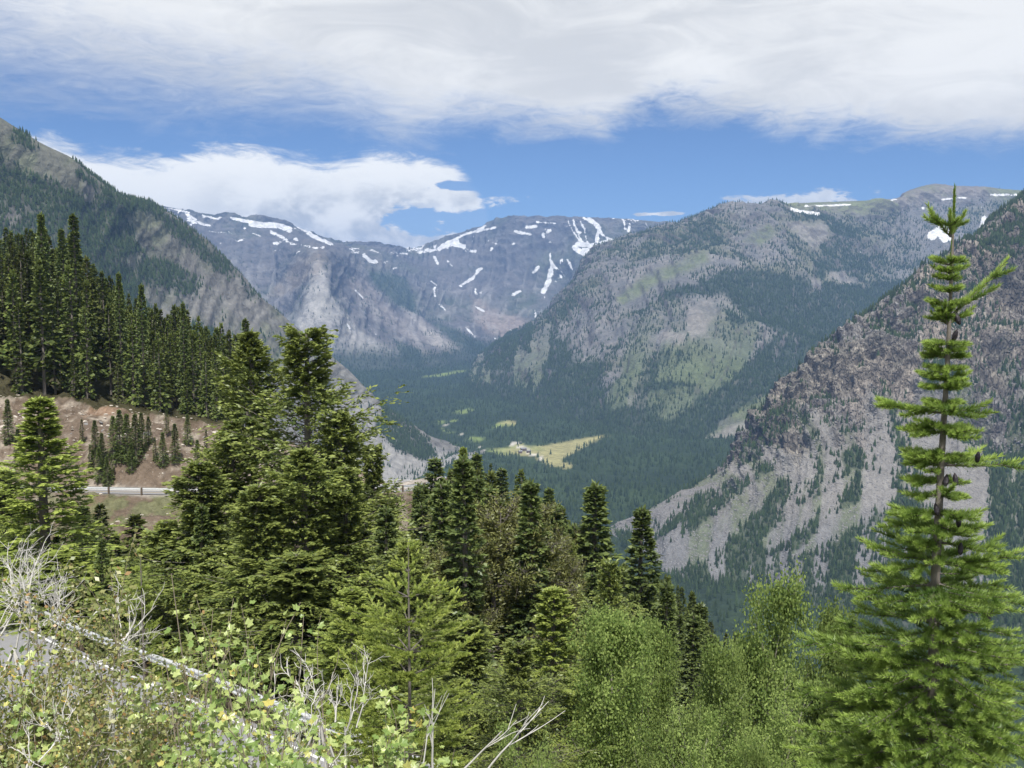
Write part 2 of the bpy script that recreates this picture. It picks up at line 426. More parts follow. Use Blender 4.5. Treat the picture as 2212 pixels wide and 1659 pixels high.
def warp_XY(G, a, size, seed):
    p = G.reshape(-1, 3); X, Y = proj(p)
    X = X + a * fbm(p / size, 4, .6, seed); Y = Y + a * .6 * fbm(p / size, 4, .6, seed + 3)
    s_ = G.shape[:2]; return X.reshape(s_), Y.reshape(s_)
SC = {}      # collected far-tree scatter points
def seed_trees(key, G, dens, n, hmin, hmax, seed):
    """points on the landform's surface, chosen in proportion to area x density"""
    g = np.random.default_rng(seed)
    a, b, c = G[:-1, :-1], G[:-1, 1:], G[1:, :-1]
    area = np.linalg.norm(np.cross(b - a, c - a), axis=-1)
    w = area * (dens[:-1, :-1] + dens[1:, 1:]) * .5; w = w.ravel(); w = w / w.sum()
    idx = np.searchsorted(np.cumsum(w), g.random(n)); idx = np.minimum(idx, len(w) - 1); i, j = np.divmod(idx, G.shape[1] - 1)
    f, h = g.random((2, n, 1))
    p = (G[i, j] * (1 - f) + G[i, j + 1] * f) * (1 - h) + (G[i + 1, j] * (1 - f) + G[i + 1, j + 1] * f) * h
    SC.setdefault(key, []).append((p - np.array([0, 0, .4]), g.uniform(hmin, hmax, n)))
SNOW, ROCK, ROCKB, SCREE = (.82, .84, .86), (.10, .10, .102), (.26, .215, .18), (.34, .325, .31)
GRASS, GREEN, FOR = (.13, .14, .06), (.10, .17, .055), (.035, .052, .03)

# ---- A : the snow-streaked head wall, 5 to 10 km away
XS = [250, 340, 400, 500, 600, 690, 760, 840, 900, 960, 1030, 1100, 1200, 1300, 1400, 1480, 1560, 1660]
Ys = [425, 443, 455, 470, 485, 512, 528, 536, 540, 513, 494, 478, 470, 471, 477, 486, 500, 520]
Ds = [6700, 6800, 7000, 7200, 7400, 7600, 7900, 8200, 8600, 8600, 8500, 8300, 8100, 7900, 7700, 7500, 7300, 7200]
back = [(x, y + 4, d + 1900) for x, y, d in zip(XS, Ys, Ds)]
crest = list(zip(XS, Ys, Ds))
sh = list(zip(XS, [y + 9 for y in Ys], [d - 160 for d in Ds]))
m1 = list(zip(XS, [560, 545, 545, 560, 575, 556, 575, 600, 612, 618, 620, 612, 622, 610, 600, 590, 580, 590],
              [6300, 6300, 6400, 6500, 6400, 5700, 6500, 7100, 7400, 7600, 7650, 7600, 7450, 7200, 7050, 6900, 6800, 6700]))
m2 = list(zip(XS, [660, 650, 650, 655, 665, 655, 668, 690, 700, 700, 690, 690, 692, 690, 680, 670, 660, 660],
              [5500, 5500, 5600, 5700, 5600, 5200, 5600, 6100, 6500, 6800, 6950, 6950, 6850, 6700, 6600, 6550, 6500, 6400]))
bD = [4500, 4600, 4700, 4800, 4850, 4850, 4950, 5050, 5250, 5600, 6000, 6300, 6400, 6450, 6450, 6400, 6300, 6200]
base = [(x, d, 'f', 6) for x, d in zip([180, 270, 350, 450, 570, 680, 780, 870, 950, 1010, 1060, 1100, 1200, 1300, 1400, 1500, 1600, 1700], bD)]
und = [(x, d - 500, 'f', -30) for x, d in zip([100, 200, 300, 420, 550, 680, 790, 890, 960, 1020, 1060, 1100, 1200, 1300, 1400, 1500, 1600, 1700], bD)]
GA, a = landform(rails([back, crest, sh, m1, m2, base, und]), 240, 580, 60, 620, 17, 80, .12, 3, .03, 1, wrp=.05)
X, Y = warp_XY(GA, 12, 130, 31)
lowf = sstep(3.2, 4.9, a['v'])
col = lerp(np.zeros(X.shape + (3,)) + np.array(ROCK), (.085, .10, .07), sstep(-.2, .5, fbm(GA.reshape(-1, 3) / 400, 5, .6, 8).reshape(X.shape)))
col = lerp(col, (.15, .135, .105), .8 * sstep(.0, .4, fbm(GA.reshape(-1, 3) / 700, 4, .6, 12).reshape(X.shape)) * (a['v'] < 3.6))
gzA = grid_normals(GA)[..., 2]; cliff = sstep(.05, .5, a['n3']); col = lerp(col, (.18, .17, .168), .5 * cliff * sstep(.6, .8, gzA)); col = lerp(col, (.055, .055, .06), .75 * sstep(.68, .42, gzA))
for pl, c_, st in [(((680, 560), (700, 575), (720, 640), (760, 700), (860, 770), (940, 800), (760, 800), (690, 760), (640, 720), (660, 640)), (.36, .35, .335), .85),
                   (((860, 660), (885, 672), (960, 730), (1040, 775), (1000, 785), (930, 740)), (.36, .335, .31), .9),
                   (((905, 750), (950, 765), (1005, 800), (960, 812), (905, 785)), (.33, .30, .26), .9),
                   (((1020, 640), (1060, 665), (1130, 690), (1170, 700), (1110, 745), (1060, 720), (1020, 690)), (.29, .24, .21), .8),
                   (((640, 560), (700, 545), (690, 590), (610, 640), (580, 640)), (.22, .19, .155), .7),
                   (((790, 605), (840, 660), (920, 730), (900, 745), (800, 680), (740, 600)), (.30, .27, .25), .6)]:
    col = lerp(col, c_, st * poly(X, Y, pl, 9) * (.6 + .4 * sstep(-.3, .3, a['n3'])))
str_ = sstep(.35, .62, a['n2']) * sstep(2.6, 3.3, a['v'])         # pale rubble chutes down the fall lines
col = lerp(col, (.36, .35, .34), .35 * str_)
dk = np.maximum.reduce([poly(X, Y, q_, 7) for q_ in [((850, 735), (905, 750), (915, 792), (870, 785)), ((925, 690), (960, 700), (1090, 762), (1060, 778), (980, 740)),
     ((800, 585), (880, 600), (900, 680), (850, 660), (815, 620)), ((560, 700), (640, 740), (760, 795), (600, 820))]])
col = lerp(col, (.05, .075, .045), .8 * dk)
col = lerp(col, FOR, .9 * sstep(4.55, 4.85, a['v']))
snow = np.full(X.shape, -99.)
def stroke(pts, w): global snow; snow = np.maximum(snow, w * .84 - seg_dist(Xs, Ys_, pts))
Xs, Ys_ = warp_XY(GA, 5, 160, 77)
for pts, w in [([(340, 447), (406, 460)], 2.2), ([(364, 455), (382, 474)], 3.2), ([(385, 459), (380, 474)], 2.4), ([(399, 462), (423, 475)], 2.4), ([(437, 468), (472, 473)], 1.8),
    ([(430, 480), (455, 487)], 2.6), ([(451, 499), (503, 505)], 1.6), ([(496, 503)], 4), ([(500, 471), (555, 481), (600, 488)], 4.2), ([(545, 484), (600, 488), (626, 496)], 7.2),
    ([(586, 500), (621, 521)], 4.4), ([(642, 488), (677, 512), (715, 527)], 4.8), ([(660, 498), (700, 522)], 4), ([(625, 525), (687, 536)], 2.6), ([(698, 534)], 4.5), ([(528, 492)], 4), ([(545, 504), (562, 511)], 2),
    ([(555, 528)], 2.4), ([(604, 542)], 2.8), ([(559, 562)], 2.8), ([(587, 580)], 2.4), ([(639, 517)], 5), ([(902, 545), (947, 538)], 3.8), ([(947, 538), (971, 524), (999, 532)], 6.4),
    ([(965, 530), (985, 520)], 8), ([(971, 523), (1013, 502), (1072, 490)], 3.2), ([(1003, 540), (1027, 541)], 3.4), ([(1138, 490), (1159, 489)], 4.5), ([(1162, 479), (1200, 483)], 2.6), ([(1114, 500), (1145, 506)], 4.6), ([(1173, 505)], 5),
    ([(1180, 522), (1197, 524)], 1.8), ([(1055, 519)], 3.2), ([(996, 616), (1020, 600), (1043, 577)], 4.4), ([(1190, 547), (1190, 589)], 3), ([(1188, 585), (1182, 612), (1175, 630)], 7), ([(1225, 561), (1235, 582)], 2.6),
    ([(1150, 589), (1162, 578)], 4.4), ([(1107, 636), (1124, 629)], 3.4), ([(1027, 624), (1029, 636), (1041, 632)], 2.4), ([(1030, 662), (1046, 672)], 3.2), ([(787, 551), (801, 565), (812, 566)], 4.6), ([(829, 568), (840, 563)], 1.8),
    ([(847, 582), (857, 577)], 2.4), ([(756, 537), (774, 537)], 2.6), ([(757, 546), (775, 545)], 2), ([(800, 540), (812, 543)], 1.8), ([(845, 546), (880, 548)], 1.6), ([(770, 627), (784, 643)], 2.6), ([(937, 554), (945, 568)], 3.2), ([(966, 563), (975, 575)], 2), ([(933, 606), (942, 615)], 2.4), ([(939, 620), (938, 641)], 2.6), ([(951, 658), (961, 669)], 2.6),
    ([(742, 691), (756, 710)], 2.2), ([(794, 703), (812, 724)], 1.6), ([(1003, 705), (1027, 728)], 2), ([(1103, 714)], 4), ([(1069, 731)], 3), ([(1155, 669), (1157, 686)], 2.6), ([(1175, 681)], 4), ([(1175, 644)], 3),
    ([(1263, 471), (1294, 492), (1301, 506), (1333, 528)], 3.6), ([(1275, 474), (1294, 492)], 6.5), ([(1243, 536), (1262, 548), (1276, 564)], 7.5), ([(1250, 527), (1290, 532), (1316, 522)], 7), ([(1260, 540), (1284, 546), (1300, 536)], 7.5), ([(1294, 492), (1290, 520)], 4.6), ([(1240, 476), (1252, 510), (1260, 528)], 2.6),
    ([(1228, 478), (1256, 526)], 2), ([(1256, 478), (1270, 523)], 2.4), ([(1253, 503)], 5), ([(1346, 475), (1350, 496)], 2.4), ([(1360, 484), (1354, 519)], 2.6), ([(1326, 471)], 4), ([(1414, 489), (1414, 503)], 1.3), ([(1464, 482), (1444, 492)], 2.8), ([(1385, 492)], 1.8), ([(1395, 480), (1400, 490)], 1.5)]:
    stroke(pts, w)
sp_ = fbm(GA.reshape(-1, 3) / 130, 4, .6, 141).reshape(X.shape); snow = np.maximum(snow, np.where((a['v'] > .9) & (a['v'] < 3.1) & ((X > 1120) | (Y < 560)), (sp_ - .42) * 22, -99))
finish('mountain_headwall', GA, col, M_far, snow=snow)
dA = np.clip(.12 * dk * 6 + .25 * sstep(.0, .4, fbm(GA.reshape(-1, 3) / 250, 4, .6, 44).reshape(X.shape)) * sstep(2.6, 3.5, a['v']), 0, 1) + sstep(4.5, 4.9, a['v'])
seed_trees('forest', GA, dA * (a['v'] > 2.5) * (snow < -2) + 1e-9, 9000, 11, 19, 301)

# ---- B : the long left slope
cr = [(-300, 110, 1400), (-150, 175, 1550), (0, 256, 1700), (80, 306, 1750), (160, 346, 1800), (200, 381, 1850), (275, 428, 1950), (340, 446, 2100), (400, 490, 2200), (450, 530, 2260), (510, 590, 2330),
      (560, 648, 2380), (620, 694, 2430), (700, 758, 2470), (760, 808, 2500), (800, 850, 2520), (850, 898, 2540), (920, 938, 2560), (985, 972, 2590), (1040, 992, 2600)]
bk = [(x - 30, y + 60, d + 750) for x, y, d in cr[:8]] + [(x + 40, d + 420 + 0 * y, 'f', -40) for x, y, d in cr[8:]]
bk0 = [(x - 60, y + 300, d + 1900) for x, y, d in cr[:8]] + [(x + 60, d + 900, 'f', -55) for x, y, d in cr[8:]]
xb = [-560, -380, -200, -100, 0, 80, 160, 240, 320, 400, 470, 540, 610, 680, 740, 790, 850, 920, 980, 1045]
db = [1000, 1100, 1250, 1300, 1350, 1420, 1500, 1550, 1600, 1660, 1730, 1800, 1880, 1960, 2030, 2080, 2130, 2280, 2430, 2540]
bs = [(x, d, 'f', 2) for x, d in zip(xb, db)]
us = [(x + 20, d - 200, 'f', -30) for x, d in zip(xb, db)]
c_ = rails([bk0, bk, cr, bs, us])
mid = c_[2] * .52 + c_[3] * .48; mid[:, 2] -= 6; mid2 = c_[2] * .82 + c_[3] * .18; mid2[:, 2] += 4
ctrl = np.stack([c_[0], c_[1], c_[2], mid2, mid, c_[3], c_[4]])
GB, b = landform(ctrl, 230, 400, 14, 220, 6, 45, .2, 7, .12, 2)
X, Y = warp_XY(GB, 16, 120, 51)
pB = GB.reshape(-1, 3); f1 = fbm(pB / 120, 5, .6, 61).reshape(X.shape); f2 = fbm(pB / 35, 4, .6, 62).reshape(X.shape)
col = lerp(np.zeros(X.shape + (3,)) + np.array((.215, .21, .195)), (.135, .15, .09), .8 * sstep(-.35, .35, f1 - (Y - 560) / 900))
col = lerp(col, (.14, .135, .125), .6 * sstep(.1, .5, b['n2']))
vv = b['v']
forB = np.maximum.reduce([poly(X, Y, q_, 10) for q_ in [
    ((-300, 180), (0, 345), (120, 400), (200, 440), (215, 415), (160, 372), (190, 385), (250, 428), (330, 445), (400, 490), (450, 532), (520, 600), (560, 650), (540, 640), (470, 580), (420, 540), (385, 520), (360, 480), (310, 455), (270, 470), (285, 520), (310, 545), (255, 560), (290, 600), (300, 640), (330, 690), (-300, 700)),
    ((300, 560), (370, 570), (430, 610), (420, 640), (350, 620), (290, 610)), ((340, 690), (430, 700), (520, 760), (200, 800)), ((18, 283), (45, 290), (75, 320), (50, 325), (20, 300)),
    ((820, 880), (860, 905), (920, 950), (935, 985), (905, 1000), (850, 975), (815, 940))]])
forB = forB * np.where((X > 800), 1, sstep(-.5, -.05, f1 + .3 * f2 + .12))
spr = .22 * sstep(.0, .5, f2) * (Y > 430) + .35 * sstep(.15, .5, f1) * ((X > 280) & (X < 700) & (Y > 560)) 
col = lerp(col, FOR, .55 * forB); col = lerp(col, (.30, .295, .285), .75 * poly(X, Y, ((780, 860), (900, 960), (1060, 1000), (960, 1060), (820, 1060), (700, 900)), 12) * (1 - forB))
finish('mountain_left', GB, col, M_mid)
seed_trees('forest', GB, (forB + spr * .3 + 1e-4) * (vv > 1.7) * (X > -350), 15000, 7, 13, 302)
seed_trees('forest', GB, ((vv > 1.95) & (vv < 2.15) & (X > 150) & (X < 620)) * 1.0 + 1e-9, 500, 5, 10, 312)

# ---- C : the big mountain on the right side of the valley
cr = [(1072, 762, 5900), (1120, 725, 5500), (1180, 690, 5200), (1230, 640, 5000), (1262, 588, 4900), (1278, 556, 4850), (1320, 533, 4800), (1400, 505, 4700), (1480, 484, 4600), (1520, 470, 4550), (1560, 452, 4500), (1640, 450, 4600),
      (1700, 446, 4700), (1760, 440, 4800), (1850, 437, 5000), (1940, 430, 5150), (1960, 416, 5250), (2012, 401, 5300), (2060, 404, 5350), (2130, 407, 5400), (2212, 416, 5450), (2450, 425, 5500)]
n_ = len(cr)
m1 = [(1068, 768, 5850), (1092, 748, 5300), (1132, 722, 4900), (1180, 684, 4650), (1222, 645, 4450), (1262, 618, 4320), (1330, 590, 4220), (1400, 575, 4130), (1470, 560, 4080), (1520, 552, 4060), (1570, 548, 4080), (1640, 552, 4150),
      (1700, 560, 4200), (1760, 572, 4260), (1840, 590, 4350), (1900, 600, 4400), (1940, 605, 4450), (1990, 605, 4480), (2050, 600, 4500), (2120, 600, 4500), (2212, 600, 4450), (2450, 600, 4400)]
sh = [tuple(.6 * np.array(p_) + .4 * np.array(q_)) for p_, q_ in zip(cr, m1)]
sh = [(x, y - (16 if x > 1280 else 4), d) for x, y, d in sh]
sh[15:] = [(x, y - 8, d + 160) for x, y, d in sh[15:]]
m2 = [(1060, 775, 5780), (1048, 778, 4900), (1070, 778, 4500), (1110, 766, 4250), (1160, 752, 4050), (1215, 742, 3900), (1290, 732, 3760), (1360, 724, 3660), (1430, 708, 3560), (1490, 698, 3480), (1550, 705, 3440), (1610, 725, 3420),
      (1670, 745, 3400), (1730, 765, 3390), (1800, 790, 3380), (1860, 800, 3350), (1920, 810, 3320), (1980, 820, 3300), (2050, 830, 3260), (2120, 840, 3220), (2212, 850, 3200), (2450, 860, 3100)]
xb = [1062, 1020, 1002, 1030, 1070, 1110, 1160, 1215, 1270, 1320, 1380, 1440, 1500, 1560, 1620, 1680, 1740, 1800, 1900, 2000, 2120, 2400]
db = [5700, 4650, 4150, 3900, 3780, 3650, 3450, 3250, 3080, 2960, 2880, 2820, 2780, 2740, 2700, 2650, 2600, 2550, 2500, 2450, 2400, 2300]
bs = [(x, d, 'f', 5) for x, d in zip(xb, db)]; us = [(x - 25, d - 300, 'f', -30) for x, d in zip(xb, db)]
bk = [(x, y + 4, d + 1500) for x, y, d in cr]; bk = [(x + 120, d + 900, 'f', 60) if i < 4 else bk[i] for i, (x, y, d) in enumerate(cr)]
GC, c = landform(rails([bk, cr, sh, m1, m2, bs, us]), 290, 500, 52, 520, 17, 110, -.55, 19, .10, 1)
X, Y = warp_XY(GC, 20, 240, 71)
pC = GC.reshape(-1, 3); s_ = X.shape
f1 = fbm(pC / 260, 5, .6, 81).reshape(s_); f2 = fbm(pC / 70, 4, .65, 82).reshape(s_); vv = c['v']
di = fbm2(np.stack([(c['uu'] - .55 * c['vv']) / 150, c['vv'] / 900, f2 * .3], -1).reshape(-1, 3), 4, .55, 83).reshape(s_)   # fall-line streaks
col = lerp(np.zeros(s_ + (3,)) + np.array((.138, .14, .138)), (.20, .193, .182), sstep(-.3, .4, f2))
col = lerp(col, (.15, .155, .095), .65 * sstep(-.1, .35, f1))
green = sstep(650, 830, Y + .12 * (X - 1300)) * sstep(-.12, .25, di)
col = lerp(col, (.10, .132, .06), .75 * green * (X < 1800))
gl = np.maximum.reduce([poly(X, Y, q_, 8) for q_ in [((1527, 929), (1614, 866), (1722, 811), (1711, 838), (1666, 880), (1638, 915), (1593, 946), (1500, 955)), ((1330, 640), (1400, 590), (1520, 545), (1530, 562), (1420, 612), (1350, 655)),
      ((1600, 520), (1640, 495), (1665, 480), (1680, 500), (1640, 530))]])
col = lerp(col, (.12, .148, .07), .8 * gl * (.5 + .5 * sstep(-.3, .2, f2)))
scr = np.maximum.reduce([poly(X, Y, q_, 6) for q_ in [((1479, 958), (1560, 925), (1630, 900), (1645, 925), (1560, 952), (1500, 968)), ((1690, 478), (1780, 480), (1795, 510), (1770, 540), (1740, 520), (1715, 500)),
      ((1790, 582), (1830, 590), (1820, 604), (1790, 600)), ((1745, 600), (1775, 600), (1790, 612), (1750, 618)), ((1800, 606), (1838, 604), (1825, 616)), ((1480, 690), (1500, 660), (1530, 655), (1560, 690), (1530, 700), (1535, 730), (1490, 735)),
      ((1400, 740), (1440, 715), (1480, 725), (1470, 745))]])
col = lerp(col, (.235, .222, .207), .8 * scr * (.35 + .65 * sstep(-.3, .2, f2)))
plat = sstep(1.9, 1.4, vv) * (X > 1690)
col = lerp(col, lerp(np.zeros(s_ + (3,)) + np.array((.20, .18, .165)), (.16, .18, .09), sstep(-.2, .3, f1)), .85 * plat)
dens = .5 + .75 * f1 + .5 * f2
dens += 1.1 * poly(X, Y, ((1430, 640), (1560, 590), (1700, 600), (1900, 620), (1990, 610), (1900, 700), (1700, 860), (1480, 960), (1380, 960), (1600, 800), (1690, 720), (1560, 640)), 16)
dens += .9 * sstep(4.75, 4.98, vv) - .9 * plat + .5 * poly(X, Y, ((1760, 450), (1800, 465), (1880, 560), (1860, 600), (1770, 590), (1790, 520)), 14)
dens += .75 * poly(X, Y, ((960, 900), (1040, 720), (1180, 700), (1330, 860), (1330, 920)), 30) * (di < .1); dens -= 1.3 * np.maximum(gl, scr); dens -= .42 * sstep(.55, 1, green) * (vv < 4.6) * (X < 1700)
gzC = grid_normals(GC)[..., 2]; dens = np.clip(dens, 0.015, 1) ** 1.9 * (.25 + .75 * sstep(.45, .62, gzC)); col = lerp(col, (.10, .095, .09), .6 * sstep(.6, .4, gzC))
Xs, Ys_ = warp_XY(GC, 4, 120, 177); snow = np.full(s_, -99.)
for pts, w in [([(1711, 452), (1742, 459), (1770, 463)], 4.5), ([(1739, 445), (1836, 442)], 2.6), ([(2012, 510), (2034, 496), (2050, 512)], 12), ([(2030, 500), (2040, 515)], 12), ([(2127, 474), (2124, 494)], 9), ([(2147, 476)], 3), ([(2170, 449), (2180, 443)], 2.6), ([(2141, 421), (2195, 421)], 2.6),
    ([(2034, 431), (2086, 427)], 3), ([(1993, 449)], 3.5), ([(1937, 532)], 1.8), ([(2098, 447), (2123, 447)], 1.4), ([(1859, 544)], 2.6), ([(1815, 571)], 2.6), ([(1925, 432), (1935, 431)], 2)]:
    stroke(pts, w)
col = lerp(col, FOR, .85 * sstep(.35, .8, dens))
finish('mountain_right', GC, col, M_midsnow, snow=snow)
seed_trees('forest', GC, dens * (vv > .95) * (snow < -1) * (1 - .8 * plat), 62000, 9, 17, 303)

# ---- D : the near cliffs and talus on the right
cr = [(1300, 1152, 1750), (1400, 1104, 1720), (1500, 1050, 1700), (1570, 1008, 1700), (1600, 968, 1700), (1650, 908, 1700), (1700, 838, 1700), (1750, 788, 1710), (1830, 718, 1730), (1900, 660, 1750), (1980, 604, 1780),
      (2050, 566, 1800), (2090, 530, 1820), (2150, 474, 1850), (2212, 425, 1880), (2330, 350, 1930), (2600, 230, 2000)]
m1 = [(1302, 1153, 1745), (1398, 1112, 1705), (1490, 1068, 1680), (1560, 1030, 1675), (1600, 1000, 1670), (1665, 945, 1655), (1725, 890, 1645), (1790, 850, 1645), (1870, 800, 1650), (1940, 760, 1660), (2010, 730, 1670),
      (2080, 710, 1680), (2130, 700, 1690), (2190, 690, 1700), (2260, 680, 1720), (2380, 660, 1750), (2650, 640, 1800)]
m2 = [(1303, 1155, 1740), (1396, 1128, 1670), (1480, 1095, 1630), (1545, 1072, 1600), (1610, 1050, 1580), (1680, 1025, 1555), (1740, 1005, 1540), (1800, 990, 1530), (1880, 985, 1525), (1950, 985, 1520), (2020, 990, 1510),
      (2090, 1000, 1500), (2150, 1010, 1490), (2212, 1020, 1480), (2300, 1040, 1470), (2420, 1060, 1460), (2700, 1080, 1450)]
xb = [1304, 1378, 1440, 1490, 1545, 1600, 1655, 1710, 1790, 1870, 1950, 2030, 2100, 2180, 2280, 2400, 2700]
db = [1735, 1590, 1470, 1440, 1420, 1400, 1375, 1340, 1290, 1250, 1215, 1190, 1170, 1150, 1130, 1110, 1080]
bs = [(x, d, 'f', 2) for x, d in zip(xb, db)]; us = [(x, d - 160, 'f', -30) for x, d in zip(xb, db)]
bk = [(x + 60, d + 330, 'f', -45) if i < 5 else (x + 90, y + 60, d + 450) for i, (x, y, d) in enumerate(cr)]
bk0 = [(x + 60, d + 800, 'f', -58) if i < 5 else (x + 90, y + 420, d + 900) for i, (x, y, d) in enumerate(cr)]
c_ = rails([bk0, bk, cr, m1, m2, bs, us])
GD = cat_rom(cat_rom(c_, 330, 0), 430, 1); N = grid_normals(GD); s_ = GD.shape[:2]
vv = np.linspace(0, 6, 330)[:, None] * np.ones((1, 430)); pD = GD.reshape(-1, 3)
rug = sstep(1.9, 2.25, vv) * sstep(4.35, 3.75, vv + .75 * fbm(pD / 170, 4, .55, 4).reshape(s_)) * sstep(-.02, .12, np.linspace(0, 1, 430)[None] - .16)
cl = fbm(pD * np.array([1 / 95, 1 / 95, 1 / 210]), 7, .56, 91, True).reshape(s_)
c2 = fbm(pD * np.array([1 / 22, 1 / 22, 1 / 34]), 5, .55, 93, True).reshape(s_)
c3 = fbm(pD / 8., 3, .55, 94, True).reshape(s_)
uu = np.linspace(0, 1, 430)[None] * 1500 + np.zeros((330, 1)); hh = vv * 160
gu = fbm2(np.stack([(uu - .35 * hh) / 75, hh / 600, 0 * uu], -1).reshape(-1, 3), 4, .5, 95, True).reshape(s_)
low = 1 - .8 * sstep(4.6, 5, vv)
GD = GD + N * ((46 * (cl - .1) + 17 * c2 + 5 * c3) * (.10 + .90 * rug) * low * (.35 + .65 * sstep(2.0, 2.3, vv)) + 5 * gu * low)[..., None]
X, Y = warp_XY(GD, 14, 60, 191); pD = GD.reshape(-1, 3)
f1 = fbm(pD / 110, 5, .6, 201).reshape(s_); f2 = fbm(pD / 26, 4, .65, 202).reshape(s_)
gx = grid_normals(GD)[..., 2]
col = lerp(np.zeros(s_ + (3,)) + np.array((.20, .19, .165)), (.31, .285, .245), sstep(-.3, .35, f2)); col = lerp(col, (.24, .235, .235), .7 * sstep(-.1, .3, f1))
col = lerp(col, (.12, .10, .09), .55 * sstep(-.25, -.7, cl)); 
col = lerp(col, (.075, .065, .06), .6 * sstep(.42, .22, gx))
col = lerp(col, (.37, .325, .28), .7 * sstep(.05, .4, fbm(pD / 190, 5, .62, 207).reshape(s_)))
skt = fbm2(np.stack([(uu - .45 * hh) / 85, hh / 700, 0 * uu], -1).reshape(-1, 3), 3, .5, 209).reshape(s_)
tal = sstep(3.65, 4.1, vv + .55 * fbm(pD / 170, 4, .55, 4).reshape(s_) + .75 * skt); tal = np.maximum(tal, poly(X, Y, ((1300, 1140), (1572, 1005), (1649, 975), (1660, 1000), (1600, 1080), (1380, 1250)), 8))
talc = lerp(np.zeros(s_ + (3,)) + np.array((.228, .22, .21)), (.185, .187, .19), sstep(1080, 1180, Y + 40 * f1))
col = lerp(col, talc, tal)
sk = fbm2(np.stack([(uu - .55 * hh) / 60, hh / 420, f2 * .25], -1).reshape(-1, 3), 4, .55, 205).reshape(s_)
col = lerp(col, (.11, .14, .06), .6 * tal * sstep(.0, .35, sk + .3 * f1))
dens = np.clip(.0 + 1.25 * sk + .8 * f1 + .15 + .5 * sstep(.62, .85, gx) * (1 - tal), 0, 1)
dens = np.clip(dens * 1.6, 0, 1); dens = np.where(tal > .5, np.clip(.38 + 1.9 * sk + 1.2 * f1 + .3 * sstep(1040, 1200, Y - .05 * (X - 1700)), 0, 1), dens * .55)
dens = np.maximum(dens, sstep(1215, 1270, Y - .07 * (X - 1500)) * 1.2)
crw = sstep(2.4, 2.02, vv) * (vv > 1.6) * (X > 1590); dens = np.maximum(dens, crw * (.5 + .5 * sstep(-.2, .3, f1)))
dens = np.maximum(dens, .9 * poly(X, Y, ((2060, 560), (2212, 430), (2400, 380), (2400, 560), (2212, 560), (2120, 640), (2060, 640)), 12))
for q_ in [((1444, 1085), (1572, 1010), (1649, 975), (1655, 995), (1576, 1042), (1444, 1112), (1310, 1160), (1300, 1148)), ((1489, 1154), (1631, 1050), (1753, 955), (1760, 980), (1694, 1033), (1600, 1144), (1520, 1215), (1420, 1245), (1395, 1215)),
           ((1650, 1170), (1760, 1080), (1850, 1015), (1850, 1040), (1760, 1120), (1660, 1200)), ((1800, 1120), (1900, 1060), (1930, 1080), (1830, 1150), (1740, 1200), (1700, 1210))]:
    dens = dens * (1 - .97 * poly(X, Y, q_, 6))
dens = np.maximum(dens, poly(X, Y, ((1500, 1110), (1440, 1160), (1400, 1180), (1440, 1130), (1590, 1045), (1600, 1060)), 6))
dens = np.maximum(dens, .9 * poly(X, Y, ((1600, 960), (1680, 860), (1740, 880), (1640, 1000), (1590, 1010)), 8))
dens = np.clip(dens, 0, 1) ** 1.9 * sstep(.22, .42, gx)
col = lerp(col, (.05, .068, .035), .7 * sstep(.4, .9, dens))
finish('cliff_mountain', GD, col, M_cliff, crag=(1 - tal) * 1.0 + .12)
seed_trees('forest', GD, dens * (vv > 1.9) * (gx > .30), 25000, 4.5, 14, 304)
talG, talM = GD, (tal * (dens < .35) * (vv < 5))

# ---- E : the valley floor
dd = np.geomspace(650, 13500, 240); uu = np.linspace(-1, 1, 350); uu = np.sign(uu) * np.abs(uu) ** 1.4
GE = np.stack([uu[None] * (dd[:, None] * .95 + 900), dd[:, None] + 0 * uu[None], zf(dd)[:, None] + 0 * uu[None]], -1)
pE = GE.reshape(-1, 3); s_ = GE.shape[:2]
GE[..., 2] += 7 * fbm(pE / 420, 4, .5, 210).reshape(s_) + 1.5 * fbm(pE / 60, 3, .5, 211).reshape(s_)
X, Y = warp_XY(GE, 5, 50, 221); X2, Y2 = warp_XY(GE, 3, 35, 222)
f1 = fbm(pE / 200, 4, .6, 223).reshape(s_)
MEAD = [((1044, 971), (1101, 966), (1121, 957), (1141, 965), (1181, 961), (1300, 940), (1312, 941), (1270, 961), (1240, 979), (1216, 991), (1216, 997), (1240, 1006), (1226, 1013), (1190, 1005), (1171, 997), (1151, 985), (1111, 983), (1081, 985), (1071, 977)),
        ((1066, 924), (1075, 914), (1100, 908), (1118, 912), (1112, 920)), ((998, 951), (1020, 943), (1046, 946), (1038, 952)), ((966, 915), (975, 907), (990, 903), (988, 909)), ((940, 912), (955, 908), (958, 916)),
        ((980, 890), (1010, 884), (1030, 886), (1000, 893)), ((905, 815), (1000, 800), (1035, 795), (960, 812)), ((950, 925), (985, 935), (960, 932)), ((1690, 1000), (1730, 1000), (1710, 1006))]
me_ = np.maximum.reduce([poly(X, Y, q_, 2.0) for q_ in MEAD])
col = lerp(np.zeros(s_ + (3,)) + np.array(FOR), (.05, .075, .035), sstep(-.3, .4, f1))
col = lerp(col, lerp(np.zeros(s_ + (3,)) + np.array((.33, .31, .15)), (.20, .26, .085), sstep(.0, .5, f1 + (1120 - X) / 150.)), me_)
trk = sstep(1.5, .8, seg_dist(X2, Y2, [(1117, 964), (1130, 966), (1138, 972), (1140, 979), (1152, 983), (1168, 986), (1166, 993)]) / 1.9)
trk = np.maximum(trk, .9 * sstep(1.3, .8, seg_dist(X2, Y2, [(1103, 960), (1112, 958), (1120, 958)]) / 3.))
trk = np.maximum(trk, .7 * sstep(1.3, .8, seg_dist(X2, Y2, [(955, 912), (1000, 940), (1050, 975)]) / 1.0) * (f1 > 0))
col = lerp(col, (.58, .55, .48), trk)
